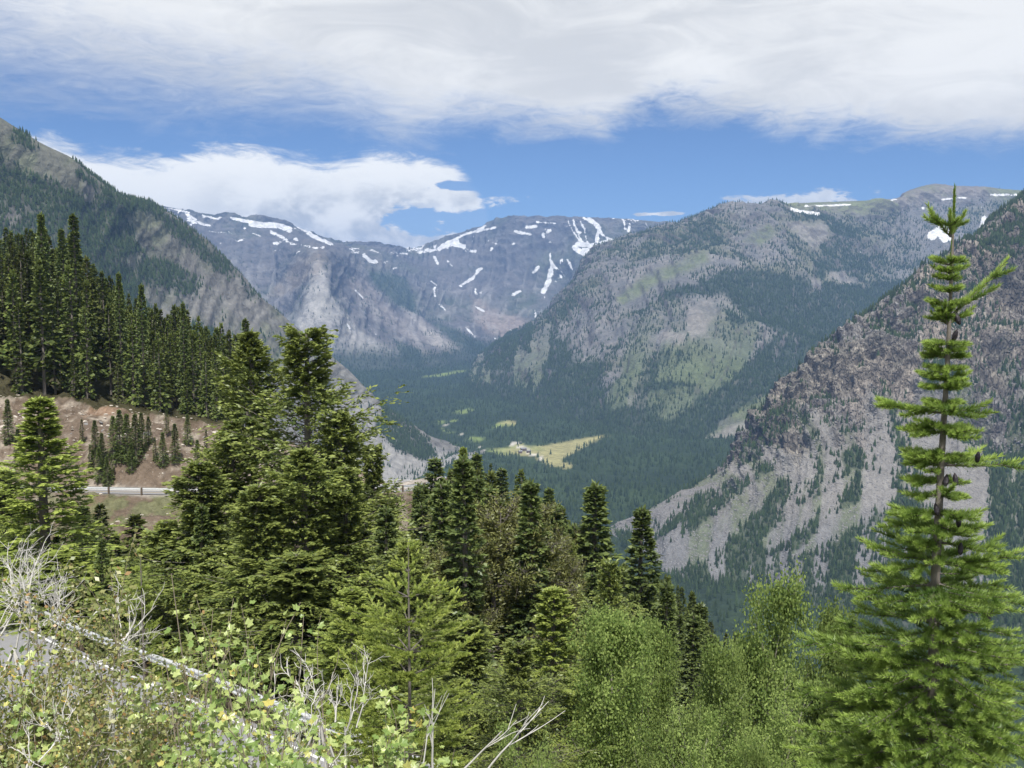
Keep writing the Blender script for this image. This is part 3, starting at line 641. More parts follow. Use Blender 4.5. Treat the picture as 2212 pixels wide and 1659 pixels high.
finish('valley_floor', GE, col, M_mid)
vis = (np.abs(X - 1106) < 1350) & (Y < 1500)
near = (GE[..., 1] < 6200)
wE = (1 - sstep(.25, .6, me_)) * (1 - trk) * vis * near * np.clip(2600 / GE[..., 1], .3, 1.6) ** 1.0
riv = sstep(0, 3, seg_dist(X, Y, [(950, 905), (1000, 940), (1050, 960), (1120, 985), (1200, 1010), (1300, 1040)]) / 4)
seed_trees('forest', GE, wE * (.25 + .75 * riv) * (.6 + .4 * sstep(-.3, .2, f1)) + .02 * me_, 66000, 9, 17, 305)

# ------------------------------------------------------------------ the near hillside, its two road legs and the cut bank
GP = np.array([
 (0, -25, -1.0), (-25, -25, -.5), (25, -25, -1.5), (-60, -20, -2), (60, -20, -10), (0, -6, -1.6), (-12, -4, -1.6), (12, -4, -2.2), (0, 1, -1.75), (-5, 1.5, -1.9), (5, 1, -2.1),
 (0, 3, -2.4), (-3, 4, -2.9), (2, 4.5, -3.5), (5, 4, -3.6), (-8, 6, -4.0), (0, 7, -4.6), (5, 8, -5.6), (-4, 10, -6.3), (-1.3, 12, -6.6), (4, 12, -8.5), (-12, 12, -7), (-20, 22, -11), (-10, 18, -9.6), (-2, 20, -11.5),
 (12, 5, -7), (30, -2, -12), (60, 0, -24), (-40, 30, -15), (-60, 20, -14), (-100, 10, -14), (-120, 60, -18), (-70, 55, -18.5), (8, 26, -17), (-2, 36, -17.6), (-12, 46, -19), (0, 45, -20), (10, 40, -22.5), (20, 30, -22), (20, 42, -27), (40, 30, -30), (40, 50, -40),
 (0, 60, -25), (10, 62, -29), (-15, 60, -21.5), (-30, 70, -21.5), (-50, 80, -22.8), (30, 70, -42), (60, 60, -52), (70, 20, -40), (120, 10, -62), (150, 90, -120),
 (-30, 95, -25.5), (-45, 105, -25.6), (-60, 100, -25), (-90, 105, -23), (-18, 105, -28), (0, 100, -31), (8, 100, -36), (20, 110, -49), (8, 128, -33), (40, 120, -66), (70, 130, -92),
 (-10, 140, -28.5), (-22, 137, -24.3), (-36, 135, -19.0), (-50, 135, -16.8), (-66, 135, -15.6), (-90, 135, -14.5), (-130, 130, -12),
 (-70, 160, -7), (-95, 165, 3), (-60, 175, -14.5), (-40, 165, -23.5), (-24, 160, -31), (-5, 150, -32), (6, 150, -33), (-14, 180, -38), (10, 165, -44), (-100, 205, 1), (-75, 200, -15), (-50, 200, -27), (-30, 205, -42), (-10, 200, -34), (-140, 200, 18), (-140, 160, 10),
 (-130, 260, 4), (-90, 260, -24), (-50, 260, -50), (0, 240, -66), (40, 220, -92), (-60, 330, -95), (-140, 340, -50), (0, 330, -140), (80, 300, -190), (-260, 200, 35), (-260, 80, 0), (-260, -20, -8), (-260, 340, 0),
 (0, 500, -300), (120, 480, -330), (-200, 500, -210), (-260, 640, -330), (0, 680, -440), (200, 640, -450), (300, 400, -390), (320, 200, -260), (320, 60, -170), (320, -20, -130), (-260, 900, -450), (0, 900, -455), (320, 900, -455), (200, 300, -240)], float)
def _rbf(pts):
    n = len(pts); D = np.linalg.norm(pts[:, None, :2] - pts[None, :, :2], axis=-1)
    A = np.zeros((n + 3, n + 3)); A[:n, :n] = D; A[:n, n] = 1; A[:n, n + 1:] = pts[:, :2]; A[n:, :n] = A[:n, n:].T
    return np.linalg.solve(A, np.concatenate([pts[:, 2], np.zeros(3)]))
_w = _rbf(GP)
ROAD1 = cat_rom([(30, 2, -14.6), (18, 9.5, -14.7), (6, 17.5, -14.9), (-7.2, 29, -15.5), (-16, 38, -16.5), (-25, 47, -17.6), (-36, 59, -19), (-52, 72, -20.6), (-75, 80, -21.5), (-110, 84, -22), (-150, 84, -22.5)], 90)
ROAD2 = cat_rom([(-170, 124, -20.2), (-110, 120, -21.6), (-66, 118, -22.5), (-52, 117.5, -22.7), (-38, 117.5, -22.95), (-25, 120, -23.3), (-17, 122, -23.7), (-12.8, 127.5, -24.3), (-13, 136, -25.6), (-20, 147, -27.4), (-32, 160, -30.5)], 100)
TILT = .13       # the far leg is banked towards the hill
def road_blend(x, y, z, road, half, outer, tilt=0.):
    d = np.full(x.shape, 1e9); zz = np.zeros(x.shape); zz0 = zz
    for a_, b_ in zip(road[:-1], road[1:]):
        vx, vy = (b_ - a_)[:2]; t = np.clip(((x - a_[0]) * vx + (y - a_[1]) * vy) / (vx * vx + vy * vy), 0, 1)
        q = np.hypot(x - a_[0] - t * vx, y - a_[1] - t * vy); k = q < d
        d = np.where(k, q, d); o_ = ((x - a_[0]) * vy - (y - a_[1]) * vx) / math.hypot(vx, vy); zz = np.where(k, a_[2] + t * (b_[2] - a_[2]) + tilt * np.clip(o_, -half, half), zz)
    w = 1 - sstep(half, outer, d); return z * (1 - w) + zz * w
def ground(x, y):
    x = np.atleast_1d(np.asarray(x, float)); y = np.atleast_1d(np.asarray(y, float)); sh_ = x.shape; x = x.ravel(); y = y.ravel()
    z = np.zeros(x.shape)
    for i in range(0, len(x), 20000):
        D = np.hypot(x[i:i + 20000, None] - GP[None, :, 0], y[i:i + 20000, None] - GP[None, :, 1])
        z[i:i + 20000] = D @ _w[:len(GP)] + _w[-3] + _w[-2] * x[i:i + 20000] + _w[-1] * y[i:i + 20000]
    z = road_blend(x, y, z, ROAD1, 4.6, 8.0); z = road_blend(x, y, z, ROAD2, 3.7, 7.0, TILT)
    return z.reshape(sh_)
def gz(x, y): return float(ground(x, y)[0])

ug = np.linspace(-1, 1, 260); xg = np.where(ug < 0, -258, 318) * np.abs(ug) ** 1.7
yg = np.concatenate([np.linspace(-24, 2, 14), np.geomspace(3, 892, 225)])
XG, YG = np.meshgrid(xg, yg); ZG = ground(XG, YG)
inb = ((XG > -112) & (XG < -6) & (YG > 104) & (YG < 147))
pG = np.stack([XG, YG, ZG], -1); s_ = XG.shape
far_ = sstep(3, 60, YG)
ZG = ZG + (.10 + .35 * far_) * fbm(pG.reshape(-1, 3) / 6, 4, .5, 400).reshape(s_) * (1 - .95 * np.zeros(s_)) - .25 - .6 * sstep(20, 60, YG) * 1.0
ZG = np.where(inb, ZG - 1.6, ZG)
G = np.stack([XG, YG, ZG], -1); f1 = fbm(G.reshape(-1, 3) / 9, 5, .6, 401).reshape(s_)
col = lerp(np.zeros(s_ + (3,)) + np.array((.15, .13, .10)), (.10, .125, .05), sstep(-.2, .25, f1)); col = lerp(col, (.06, .062, .035), .8 * sstep(40, 140, YG))
finish('hillside_ground', G, col, M_near)
# cut bank above the far road leg: one fine sheet
bx = np.linspace(-110, -8, 420); by = np.linspace(105.5, 145.5, 180); BX, BY = np.meshgrid(bx, by); BZ = ground(BX, BY); s_ = BX.shape
p_ = np.stack([BX, BY, BZ], -1).reshape(-1, 3)
onroad = (road_blend(BX.ravel(), BY.ravel(), np.zeros(BX.size), np.c_[ROAD2[:, :2], np.ones(len(ROAD2))], 3.4, 4.4)).reshape(s_)
rg = (1 - onroad)
BZ = BZ + rg * (.95 * fbm(p_ / 7, 5, .55, 410, True).reshape(s_) + .7 * fbm2(np.c_[p_[:, 0] / 2.6, p_[:, 1] / 14, p_[:, 0] * 0], 4, .5, 415, True).reshape(s_) * sstep(121.5, 125, BY) + .22 * fbm(p_ / 1.3, 4, .6, 411, True).reshape(s_) - .15)
lip = BY - (137 - .5 * np.sin(BX * .35) + 1.6 * fbm(np.c_[BX.ravel() / 9, BX.ravel() * 0, BX.ravel() * 0], 3, .5, 412).reshape(s_))
BZ = BZ + .9 * sstep(-.6, .1, lip) * sstep(6, 1, lip)
edge = np.minimum(np.minimum(BX + 110, -8 - BX), np.minimum(BY - 105.5, 145.5 - BY)); BZ = BZ - 2.2 * sstep(2, 0, edge)
GBK = np.stack([BX, BY, BZ], -1); f1 = fbm(GBK.reshape(-1, 3) / 8, 5, .6, 413).reshape(s_); f2 = fbm(GBK.reshape(-1, 3) / 1.2, 4, .65, 414).reshape(s_)
col = lerp(np.zeros(s_ + (3,)) + np.array((.15, .118, .092)), (.32, .28, .235), sstep(-.1, .45, f2 + .5 * f1)); col = lerp(col, (.24, .145, .09), .65 * sstep(.1, .45, f1) * sstep(.5, -.2, (BX + 50) / 20))
col = lerp(col, (.14, .11, .09), .5 * sstep(-.1, -.4, f1) * (BY > 128))
col = lerp(col, (.05, .05, .025), .9 * sstep(-.2, .3, lip)); below = sstep(116.5, 114.5, BY - .0)
col = lerp(col, (.125, .135, .068), .85 * below * sstep(.0, .35, f1 + .02 + .7 * f2 + .1 * (BX + 45) / 10)); col = lerp(col, (.40, .37, .34), .8 * onroad)
bank = finish('cut_bank', GBK, col, M_bank)

def strip(name, road, off0, off1, dz, mat, parent=None, dash=None, tilt=0.):
    t = np.gradient(road[:, :2], axis=0); t = t / np.linalg.norm(t, axis=1, keepdims=True); nn = np.c_[t[:, 1], -t[:, 0]]
    a_ = np.c_[road[:, :2] + nn * off0, road[:, 2] + dz + tilt * off0]; b_ = np.c_[road[:, :2] + nn * off1, road[:, 2] + dz + tilt * off1]
    V = np.stack([a_, b_], 1).reshape(-1, 3); n = len(road); i = np.arange(n - 1)
    if dash: i = i[(i % dash[0]) < dash[1]]
    F = np.stack([i * 2, i * 2 + 1, i * 2 + 3, i * 2 + 2], -1)
    V2 = V.copy(); 
    o = obj(name, mesh_np(name, V, F, [mat]), parent); return o
r1 = cat_rom(ROAD1, 300); r2 = cat_rom(ROAD2, 300)
for nm, r_, sg in (('road', r1, 1), ('road', r2, 1)):
    hw = 3.6 if r_ is r1 else 3.05; tl_ = 0. if r_ is r1 else TILT; o = strip(nm, r_, -hw, hw, .06, M_asph, tilt=tl_); tag(o, kind='structure')
    for q in (.35 - hw, hw - .35):
        l_ = strip('edge_line', r_, q - .07, q + .07, .075, M_paint, o, tilt=tl_)
    M_yel = bpy.data.materials.get('yellow_paint') or plain_mat('yellow_paint', (.62, .42, .05), .6, .1, 4)
    strip('centre_line', r_, -.13, -.03, .075, M_yel, o, tilt=tl_); strip('centre_line', r_, .03, .13, .075, M_yel, o, tilt=tl_)

def guardrail(road, off, label, i0, i1, group=None, hgt=.72):
    r_ = road[i0:i1]; t = np.gradient(r_[:, :2], axis=0); t = t / np.linalg.norm(t, axis=1, keepdims=True); nn = np.c_[t[:, 1], -t[:, 0]]
    c0 = np.c_[r_[:, :2] + nn * off, r_[:, 2] + hgt + (TILT * off if road is r2 else 0)]; sg = -np.sign(off)
    root = bpy.data.objects.new('guardrail', None); C.objects.link(root); root.location = c0[0] - np.array([0, 0, hgt]); L0 = np.array(root.location)
    prof = np.array([(0, .155), (.02, .15), (.075, .11), (.08, .07), (.02, .03), (.0, 0), (.02, -.03), (.08, -.07), (.075, -.11), (.02, -.15), (0, -.155)])
    if road is r1: prof = prof * 1.3
    prof = np.r_[prof, prof[::-1] - np.array([.012, 0])]
    V = c0[:, None] + np.concatenate([nn * sg, np.zeros((len(nn), 1))], 1)[:, None] * prof[None, :, :1] + np.array([0, 0, 1.]) * prof[None, :, 1:]
    k = len(prof); n = len(r_); i = np.arange(n - 1)[:, None]; j = np.arange(k)[None]
    F = np.stack([i * k + j, i * k + (j + 1) % k, (i + 1) * k + (j + 1) % k, (i + 1) * k + j], -1).reshape(-1, 4)
    obj('rail_beam', mesh_np('rail_beam', V.reshape(-1, 3) - L0, F, [M_steel]), root)
    seg = np.r_[0, np.cumsum(np.linalg.norm(np.diff(c0, axis=0), axis=1))]
    pm = None
    for s0 in np.arange(.6, seg[-1], 3.8):
        q = np.array([np.interp(s0, seg, c0[:, m]) for m in range(3)]); k_ = min(np.searchsorted(seg, s0), n - 1); nv = nn[k_] * -sg
        if pm is None:
            b = MB()
            for (x0, x1, y0, y1, z0, z1) in ((.0, .2, -.08, .08, -1.1, .12), (-.02, .0, -.07, .07, -.17, .17)):
                v_ = [(x, y, z) for z in (z0, z1) for x, y in ((x0, y0), (x1, y0), (x1, y1), (x0, y1))]
                b.add(v_, [(0, 3, 2, 1), (4, 5, 6, 7), (0, 1, 5, 4), (1, 2, 6, 5), (2, 3, 7, 6), (3, 0, 4, 7)])
            pm = b.mesh('post', [M_post])
        po = obj('post', pm, root); po.location = q - L0; po.rotation_euler[2] = math.atan2(nv[1], nv[0])
    tag(root, label, 'guardrail', 'steel guardrails along the mountain road'); return root
# which side is outward: +nn is to the right of travel
guardrail(r1, 4.15, 'long grey steel guardrail slanting down behind the leafy bushes at bottom left', 20, 215)
guardrail(r2, 3.45, 'silver steel guardrail running level below the eroded cut bank', 60, 235)
guardrail(r2, -3.5, 'short stretch of guardrail on the far side of the road bend, seen between conifers', 190, 240)

# rocks on the bank
def rock_mesh(seed, n=6):
    g = np.random.default_rng(seed); th = np.linspace(0, 2 * math.pi, 7)[:-1]; V = [(0, 0, .6)]
    for z, r_ in ((.38, .7), (-.1, 1.0), (-.5, .75)):
        for t in th: V.append((math.cos(t) * r_ * g.uniform(.7, 1.15), math.sin(t) * r_ * g.uniform(.6, 1.0), z + g.uniform(-.15, .15)))
    V.append((0, 0, -.7)); F = []
    for j in range(6): F.append((0, 1 + j, 1 + (j + 1) % 6, 1 + (j + 1) % 6))
    F = [(0, 1 + j, 1 + (j + 1) % 6) for j in range(6)]
    for r_ in range(2):
        for j in range(6):
            a_, b_, c_, d_ = 1 + r_ * 6 + j, 1 + r_ * 6 + (j + 1) % 6, 7 + r_ * 6 + (j + 1) % 6, 7 + r_ * 6 + j
            F += [(a_, c_, b_), (a_, d_, c_)]
    F += [(19, 13 + (j + 1) % 6, 13 + j) for j in range(6)]
    return V, F
M_rock = plain_mat('pale_rock', (.46, .42, .37), .9, .3, 3, bump=.4); M_rock2 = plain_mat('grey_rock', (.22, .215, .215), .9, .35, .6, bump=.4)
RM = []
for q in range(6):
    V, F = rock_mesh(q + 40); RM.append(mesh_np('rock', V, F, [M_rock if q < 4 else M_rock2]))
def bank_z(x, y):
    i = np.clip((y - 105.5) / 40 * 179, 0, 178).astype(int); j = np.clip((x + 110) / 102 * 419, 0, 418).astype(int); return BZ[i, j]
g = np.random.default_rng(77); nrock = 0
for k in range(900):
    x, y = g.uniform(-100, -18), g.uniform(121.5, 137)
    if vnoise(np.array([[x / 5, y / 5, 0]]), 9)[0] < -.05 or abs(y - 117) < 5: continue
    s_k = g.uniform(.12, .3) if g.random() < .8 else g.uniform(.3, .75)
    o = obj('rock', RM[g.integers(0, 6)], bank); o.location = (x, y, float(bank_z(np.array(x), np.array(y))) + .1 * s_k); o.scale = (s_k * g.uniform(.8, 1.5), s_k, s_k * g.uniform(.5, .9)); o.rotation_euler = tuple(g.uniform(-.6, .6, 2)) + (g.uniform(0, 6),)
    nrock += 1
    if nrock >= 280: break
b = MB()
for k in range(3800):
    x, y = g.uniform(-105, -14), g.uniform(107, 137.5)
    if abs(y - np.interp(x, ROAD2[:, 0], ROAD2[:, 1])) < 3.9 or (y < 113 and g.random() < .6): continue
    V, F = rock_mesh(int(g.integers(0, 50))); s_k = g.uniform(.04, .13) if g.random() < .85 else g.uniform(.13, .26)
    b.add(np.array(V) * s_k * np.array([1.3, 1, .7]) + np.array([x, y, float(bank_z(np.array(x), np.array(y)))]), F)
tag(obj('rubble', b.mesh('rubble', [M_rock]), bank), kind='stuff')

# ------------------------------------------------------------------ far forests: tiny conifers scattered over the slopes (uncountable)
def tiny_conifer(seed, layers=5, sides=6):
    g = np.random.default_rng(seed); V = []; F = []
    for i in range(layers):
        z0 = .08 + .80 * i / layers; z1 = min(1., z0 + .34); r = .19 * (1 - i / layers) ** .85 + .015
        b0 = len(V); V.append((g.normal(0, .006), g.normal(0, .006), z1))
        n = sides
        for j in range(n * 2):
            a_ = math.pi * j / n + i * .7; rr = r * (g.uniform(.85, 1.25) if j % 2 == 0 else g.uniform(.45, .65))
            V.append((math.cos(a_) * rr, math.sin(a_) * rr, z0 + g.uniform(-.03, .03) + (0 if j % 2 == 0 else .05)))
        for j in range(n * 2): F.append((b0, b0 + 1 + j, b0 + 1 + (j + 1) % (n * 2)))
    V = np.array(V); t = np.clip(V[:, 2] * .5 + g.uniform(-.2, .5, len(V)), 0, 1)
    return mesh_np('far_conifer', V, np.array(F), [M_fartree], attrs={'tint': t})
def scatter(name, pts, scl, protos, label=None, seed=0, width=1.0, thing=False):
    g = np.random.default_rng(seed); n = len(pts)
    me = bpy.data.meshes.new(name); me.vertices.add(n); me.vertices.foreach_set('co', np.ascontiguousarray(pts, dtype=np.float32).ravel())
    for nm, arr in (('sc', scl), ('rz', g.uniform(0, 6.28, n)), ('wd', g.uniform(.75, 1.25, n) * width)):
        a_ = me.attributes.new(nm, 'FLOAT', 'POINT'); a_.data.foreach_set('value', np.ascontiguousarray(arr, dtype=np.float32))
    a_ = me.attributes.new('pk', 'INT', 'POINT'); a_.data.foreach_set('value', g.integers(0, len(protos), n).astype(np.int32))
    o = obj(name, me)
    col = bpy.data.collections.new(name + '_source')
    for k, m in enumerate(protos):
        q = bpy.data.objects.new('%s_source_%02d' % (name, k), m); col.objects.link(q)
    ng = bpy.data.node_groups.new(name + '_nodes', 'GeometryNodeTree')
    ng.interface.new_socket('Geometry', in_out='INPUT', socket_type='NodeSocketGeometry'); ng.interface.new_socket('Geometry', in_out='OUTPUT', socket_type='NodeSocketGeometry')
    N_ = ng.nodes; L = ng.links; gi = N_.new('NodeGroupInput'); go = N_.new('NodeGroupOutput')
    ci = N_.new('GeometryNodeCollectionInfo'); ci.inputs[0].default_value = col; ci.inputs[1].default_value = True; ci.inputs[2].default_value = True
    io = N_.new('GeometryNodeInstanceOnPoints'); L.new(gi.outputs[0], io.inputs['Points']); L.new(ci.outputs[0], io.inputs['Instance']); io.inputs['Pick Instance'].default_value = True
    def na(nm, dt='FLOAT'):
        q = N_.new('GeometryNodeInputNamedAttribute'); q.data_type = dt; q.inputs[0].default_value = nm; return q.outputs[0]
    L.new(na('pk', 'INT'), io.inputs['Instance Index'])
    cx = N_.new('ShaderNodeCombineXYZ'); L.new(na('rz'), cx.inputs[2]); L.new(cx.outputs[0], io.inputs['Rotation'])
    mu = N_.new('ShaderNodeMath'); mu.operation = 'MULTIPLY'; L.new(na('sc'), mu.inputs[0]); L.new(na('wd'), mu.inputs[1])
    cs = N_.new('ShaderNodeCombineXYZ'); L.new(mu.outputs[0], cs.inputs[0]); L.new(mu.outputs[0], cs.inputs[1]); L.new(na('sc'), cs.inputs[2]); L.new(cs.outputs[0], io.inputs['Scale'])
    L.new(io.outputs[0], go.inputs[0])
    md = o.modifiers.new('scatter', 'NODES'); md.node_group = ng
    tag(o, label, None, None, 'stuff'); return o
tiny = [tiny_conifer(k) for k in range(6)]
allp = np.concatenate([q[0] for q in SC['forest']]); alls = np.concatenate([q[1] for q in SC['forest']])
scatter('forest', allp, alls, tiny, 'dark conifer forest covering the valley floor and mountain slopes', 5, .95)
# talus boulders on the near right slope
pr = []
gq = np.random.default_rng(99)
w = (talM[:-1, :-1] * np.linalg.norm(np.cross(talG[:-1, 1:] - talG[:-1, :-1], talG[1:, :-1] - talG[:-1, :-1]), axis=-1)).ravel(); w /= w.sum()
idx = np.minimum(np.searchsorted(np.cumsum(w), gq.random(15000)), len(w) - 1); i, j = np.divmod(idx, talG.shape[1] - 1)
f, h = gq.random((2, 15000, 1)); pt = talG[i, j] * (1 - f) + talG[i, j + 1] * f; pt = pt * (1 - h) + talG[i + 1, j] * h
scatter('talus_boulders', pt, gq.uniform(.5, 1.0, 15000) ** 2 * 2.0, [RM[4], RM[5], RM[4]], 'grey boulders and rubble lying on the steep talus slope', 6, 1.2)

# ------------------------------------------------------------------ conifers one can tell apart
def conifer(seed, h, cr, nbr, ntw, nbl, bl, bw, base=.08, prof=.8, droop=.25, up0=.5, dn=-.25, matf=None, irregular=.25, twl=.42, trunk_r=None, dead=0.0, tip=.0, vfan=.5):
    """returns crown mesh and trunk mesh of one conifer of height h and crown radius cr"""
    g = np.random.default_rng(seed); trunk_r = trunk_r or h * .014
    t = base + (1 - base) * (np.arange(nbr) + g.random(nbr)) / nbr; t = np.minimum(t, .985)
    lob = 1 + irregular * np.sin(t * g.uniform(14, 22) + g.uniform(0, 6))
    az = np.arange(nbr) * 2.39996 + g.normal(0, .3, nbr)
    s_ = np.clip((t - base) / (1 - base), 0, 1)
    L = cr * ((1 - s_) ** prof) * np.minimum(1, .45 + s_ * 4.) * g.uniform(.72, 1.15, nbr) * lob + .02 * cr + .004
    L *= 1 + irregular * .8 * (g.random(nbr) - .5) * 2 * (g.random(nbr) < .5)
    e = dn + (up0 - dn) * s_ ** 1.3 + g.normal(0, .08, nbr)
    rad = np.stack([np.cos(az), np.sin(az), 0 * az], -1); tan = np.stack([-np.sin(az), np.cos(az), 0 * az], -1); UP = np.array([0, 0, 1.])
    root = np.stack([0 * t, 0 * t, t * h], -1)
    def axis(s, k):   # s: (...,) along branch k
        dz = np.sin(e[k]) * s - droop * s ** 2 + (droop * .75 + tip) * s ** 3
        return root[k] + L[k][..., None] * (rad[k] * (np.cos(e[k]) * s)[..., None] + UP * dz[..., None])
    m = MB()
    # branch wood
    kk = np.repeat(np.arange(nbr)[:, None], 4, 1); ss = np.repeat(np.array([[0, .3, .6, .9]]), nbr, 0)
    V, F = many_tubes(axis(ss, kk), .006 * h * (.25 + .6 * (1 - t)) * .4 + .0008, np.full(nbr, .0005), 3); m.add(V, F, 1)
    # twigs
    k = np.repeat(np.arange(nbr), ntw); s = np.tile((np.arange(ntw) + .5) / ntw, nbr) * .97 + .02; s = np.clip(s + g.normal(0, .02, len(s)), .05, 1)
    keep = (s > .14 + .18 * (1 - t[k])) & (g.random(len(s)) > dead); k, s = k[keep], s[keep]; n = len(k)
    side = np.where(g.random(n) < .5, -1., 1.); o0 = axis(s, k); ang = g.uniform(.55, 1.15, n) * (1 - .45 * s)
    d0 = rad[k] * np.cos(ang)[:, None] + tan[k] * (np.sin(ang) * side)[:, None] + UP * (g.normal(-.12 + e[k] * .5, .16 * vfan * 2, n))[:, None]; d0 = nrm(d0)
    tl = L[k] * twl * (1.08 - s * .75) * g.uniform(.65, 1.2, n) + bl * .5
    tt = np.clip(g.normal(.38, .2, n) + .25 * (s - .5), 0, 1)
    if nbl <= 1:
        V, F = blades(o0, d0, tl, bw * g.uniform(.7, 1.3, n) * (.6 + .5 * tl / tl.mean()), g, 1.2, .75)
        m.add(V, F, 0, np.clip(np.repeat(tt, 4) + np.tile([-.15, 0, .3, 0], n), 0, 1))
    else:
        kb = np.repeat(np.arange(n), nbl); u = np.tile((np.arange(nbl) + .3) / nbl, n); sd = np.tile(np.where(np.arange(nbl) % 2 == 0, 1., -1.), n)
        perp = nrm(np.cross(d0, UP)); p = o0[kb] + d0[kb] * (u * tl[kb])[:, None] - UP * (.12 * (u ** 2) * tl[kb])[:, None]
        db = nrm(d0[kb] * .95 + perp[kb] * (sd * (1 - u) * .85)[:, None] + g.normal(0, .16, (len(kb), 3)) + UP * .06)
        ll = bl * g.uniform(.7, 1.25, len(kb)) * (1.1 - .35 * u); V, F = blades(p, db, ll, bw * g.uniform(.7, 1.25, len(kb)), g, 1.1, .8)
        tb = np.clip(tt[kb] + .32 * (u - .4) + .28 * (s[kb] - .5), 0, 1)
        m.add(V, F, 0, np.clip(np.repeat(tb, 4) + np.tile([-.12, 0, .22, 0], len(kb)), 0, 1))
    # leader
    nl = 14; zl = h * (.965 + .035 * np.arange(nl) / nl); al = np.arange(nl) * 2.4
    V, F = blades(np.c_[0 * zl, 0 * zl, zl], np.c_[np.cos(al) * .5, np.sin(al) * .5, 0 * al + .9], bl * .8 + .01 * h, bw * .8, g); m.add(V, F, 0, .6)
    crown = m.mesh('crown', [matf, M_bark])
    zt = np.array([-.05, .1, .35, .65, .9, 1.0]) * h; w_ = np.cumsum(g.normal(0, .004 * h, (6, 2)), 0) * np.array([[0], [0], [1], [1], [.5], [0]])
    V, F = tube(np.c_[w_, zt], trunk_r * np.array([1.35, 1, .8, .5, .18, .04]) + .004, 7)
    tm = mesh_np('trunk', V, F, [M_bark], smooth=True)
    return crown, tm
def broadleaf(seed, h, cr, nl, leaf, matf, base=.15, stems=1, nlimb=34, col_tint=.4):
    """aspen or willow: leaning stems, rising limbs, leaf clusters"""
    g = np.random.default_rng(seed); wood = MB(); LF = []; tubes = []
    for st in range(stems):
        off = g.normal(0, .10 * cr * (stems > 1), 2); lean = g.normal(0, .07 if stems == 1 else .22, 2) * h; hs = h * (1 if st == 0 else g.uniform(.6, .95))
        z = np.linspace(0, 1, 7); pth = np.c_[off[0] + lean[0] * z ** 1.5 + g.normal(0, .01 * h, 7) * z, off[1] + lean[1] * z ** 1.5 + g.normal(0, .01 * h, 7) * z, z * hs]
        V, F = tube(pth, (.011 * h / stems ** .4) * (1.05 - z) + .001, 6); wood.add(V, F, 0)
        nb = nlimb // stems + 4
        for b_ in range(nb):
            t0 = base + (1 - base) * (b_ + g.random()) / nb; t0 = min(t0, .97); p0 = np.array([np.interp(t0, z, pth[:, q]) for q in range(3)])
            a_ = b_ * 2.4 + g.normal(0, .4); sh_ = math.sin(math.pi * min(1, (t0 - base) / (1 - base) * .78 + .22)) ** .7
            L = cr * (.25 + .85 * sh_) * g.uniform(.6, 1.15); e = g.uniform(.35, .95)
            q = np.linspace(0, 1, 5)[:, None]; dr = np.array([math.cos(a_) * math.cos(e), math.sin(a_) * math.cos(e), math.sin(e)])
            limb = p0 + dr * L * q + np.array([0, 0, 1]) * L * .18 * q ** 2 + g.normal(0, .03 * L, (5, 3)) * q
            tubes.append((limb, .004 * h * (1 - t0) + .0012))
            for c_ in range(7):
                s_ = g.uniform(.3, 1); pc = p0 + dr * L * s_ + np.array([0, 0, 1]) * L * .18 * s_ ** 2; dv_ = nrm(g.normal(0, 1, 3) + dr * 1.2 + np.array([0, 0, .5])); tl = L * g.uniform(.18, .42)
                tw = pc + dv_ * tl * np.linspace(0, 1, 5)[:, None]; tubes.append((tw, .0009))
                LF.append((pc, dv_, tl, g.uniform(0, 1)))
    P_ = np.array([q[0] for q in tubes]); rr = np.array([q[1] for q in tubes]); V, F = many_tubes(P_, rr, rr * .25, 3); wood.add(V, F, 0)
    m = len(LF); k = g.integers(0, m, nl); pc = np.array([q[0] for q in LF])[k]; dv_ = np.array([q[1] for q in LF])[k]; tl = np.array([q[2] for q in LF])[k]; tn = np.array([q[3] for q in LF])[k]
    p = pc + dv_ * (tl * g.random(nl) ** .6 * 1.1)[:, None] + g.normal(0, .055 * cr + leaf, (nl, 3)); d = g.normal(0, 1, (nl, 3)); d[:, 2] -= .3
    V, F = blades(p, d, leaf * g.uniform(.7, 1.3, nl), leaf * .8, g, .5, .9, .42)
    lm = MB(); lm.add(V, F, 0, np.repeat(np.clip(col_tint * .6 + .5 * tn * .8 + g.normal(0, .15, nl), 0, 1), 4))
    return lm.mesh('crown', [matf]), wood.mesh('trunk', [M_barkL], True)
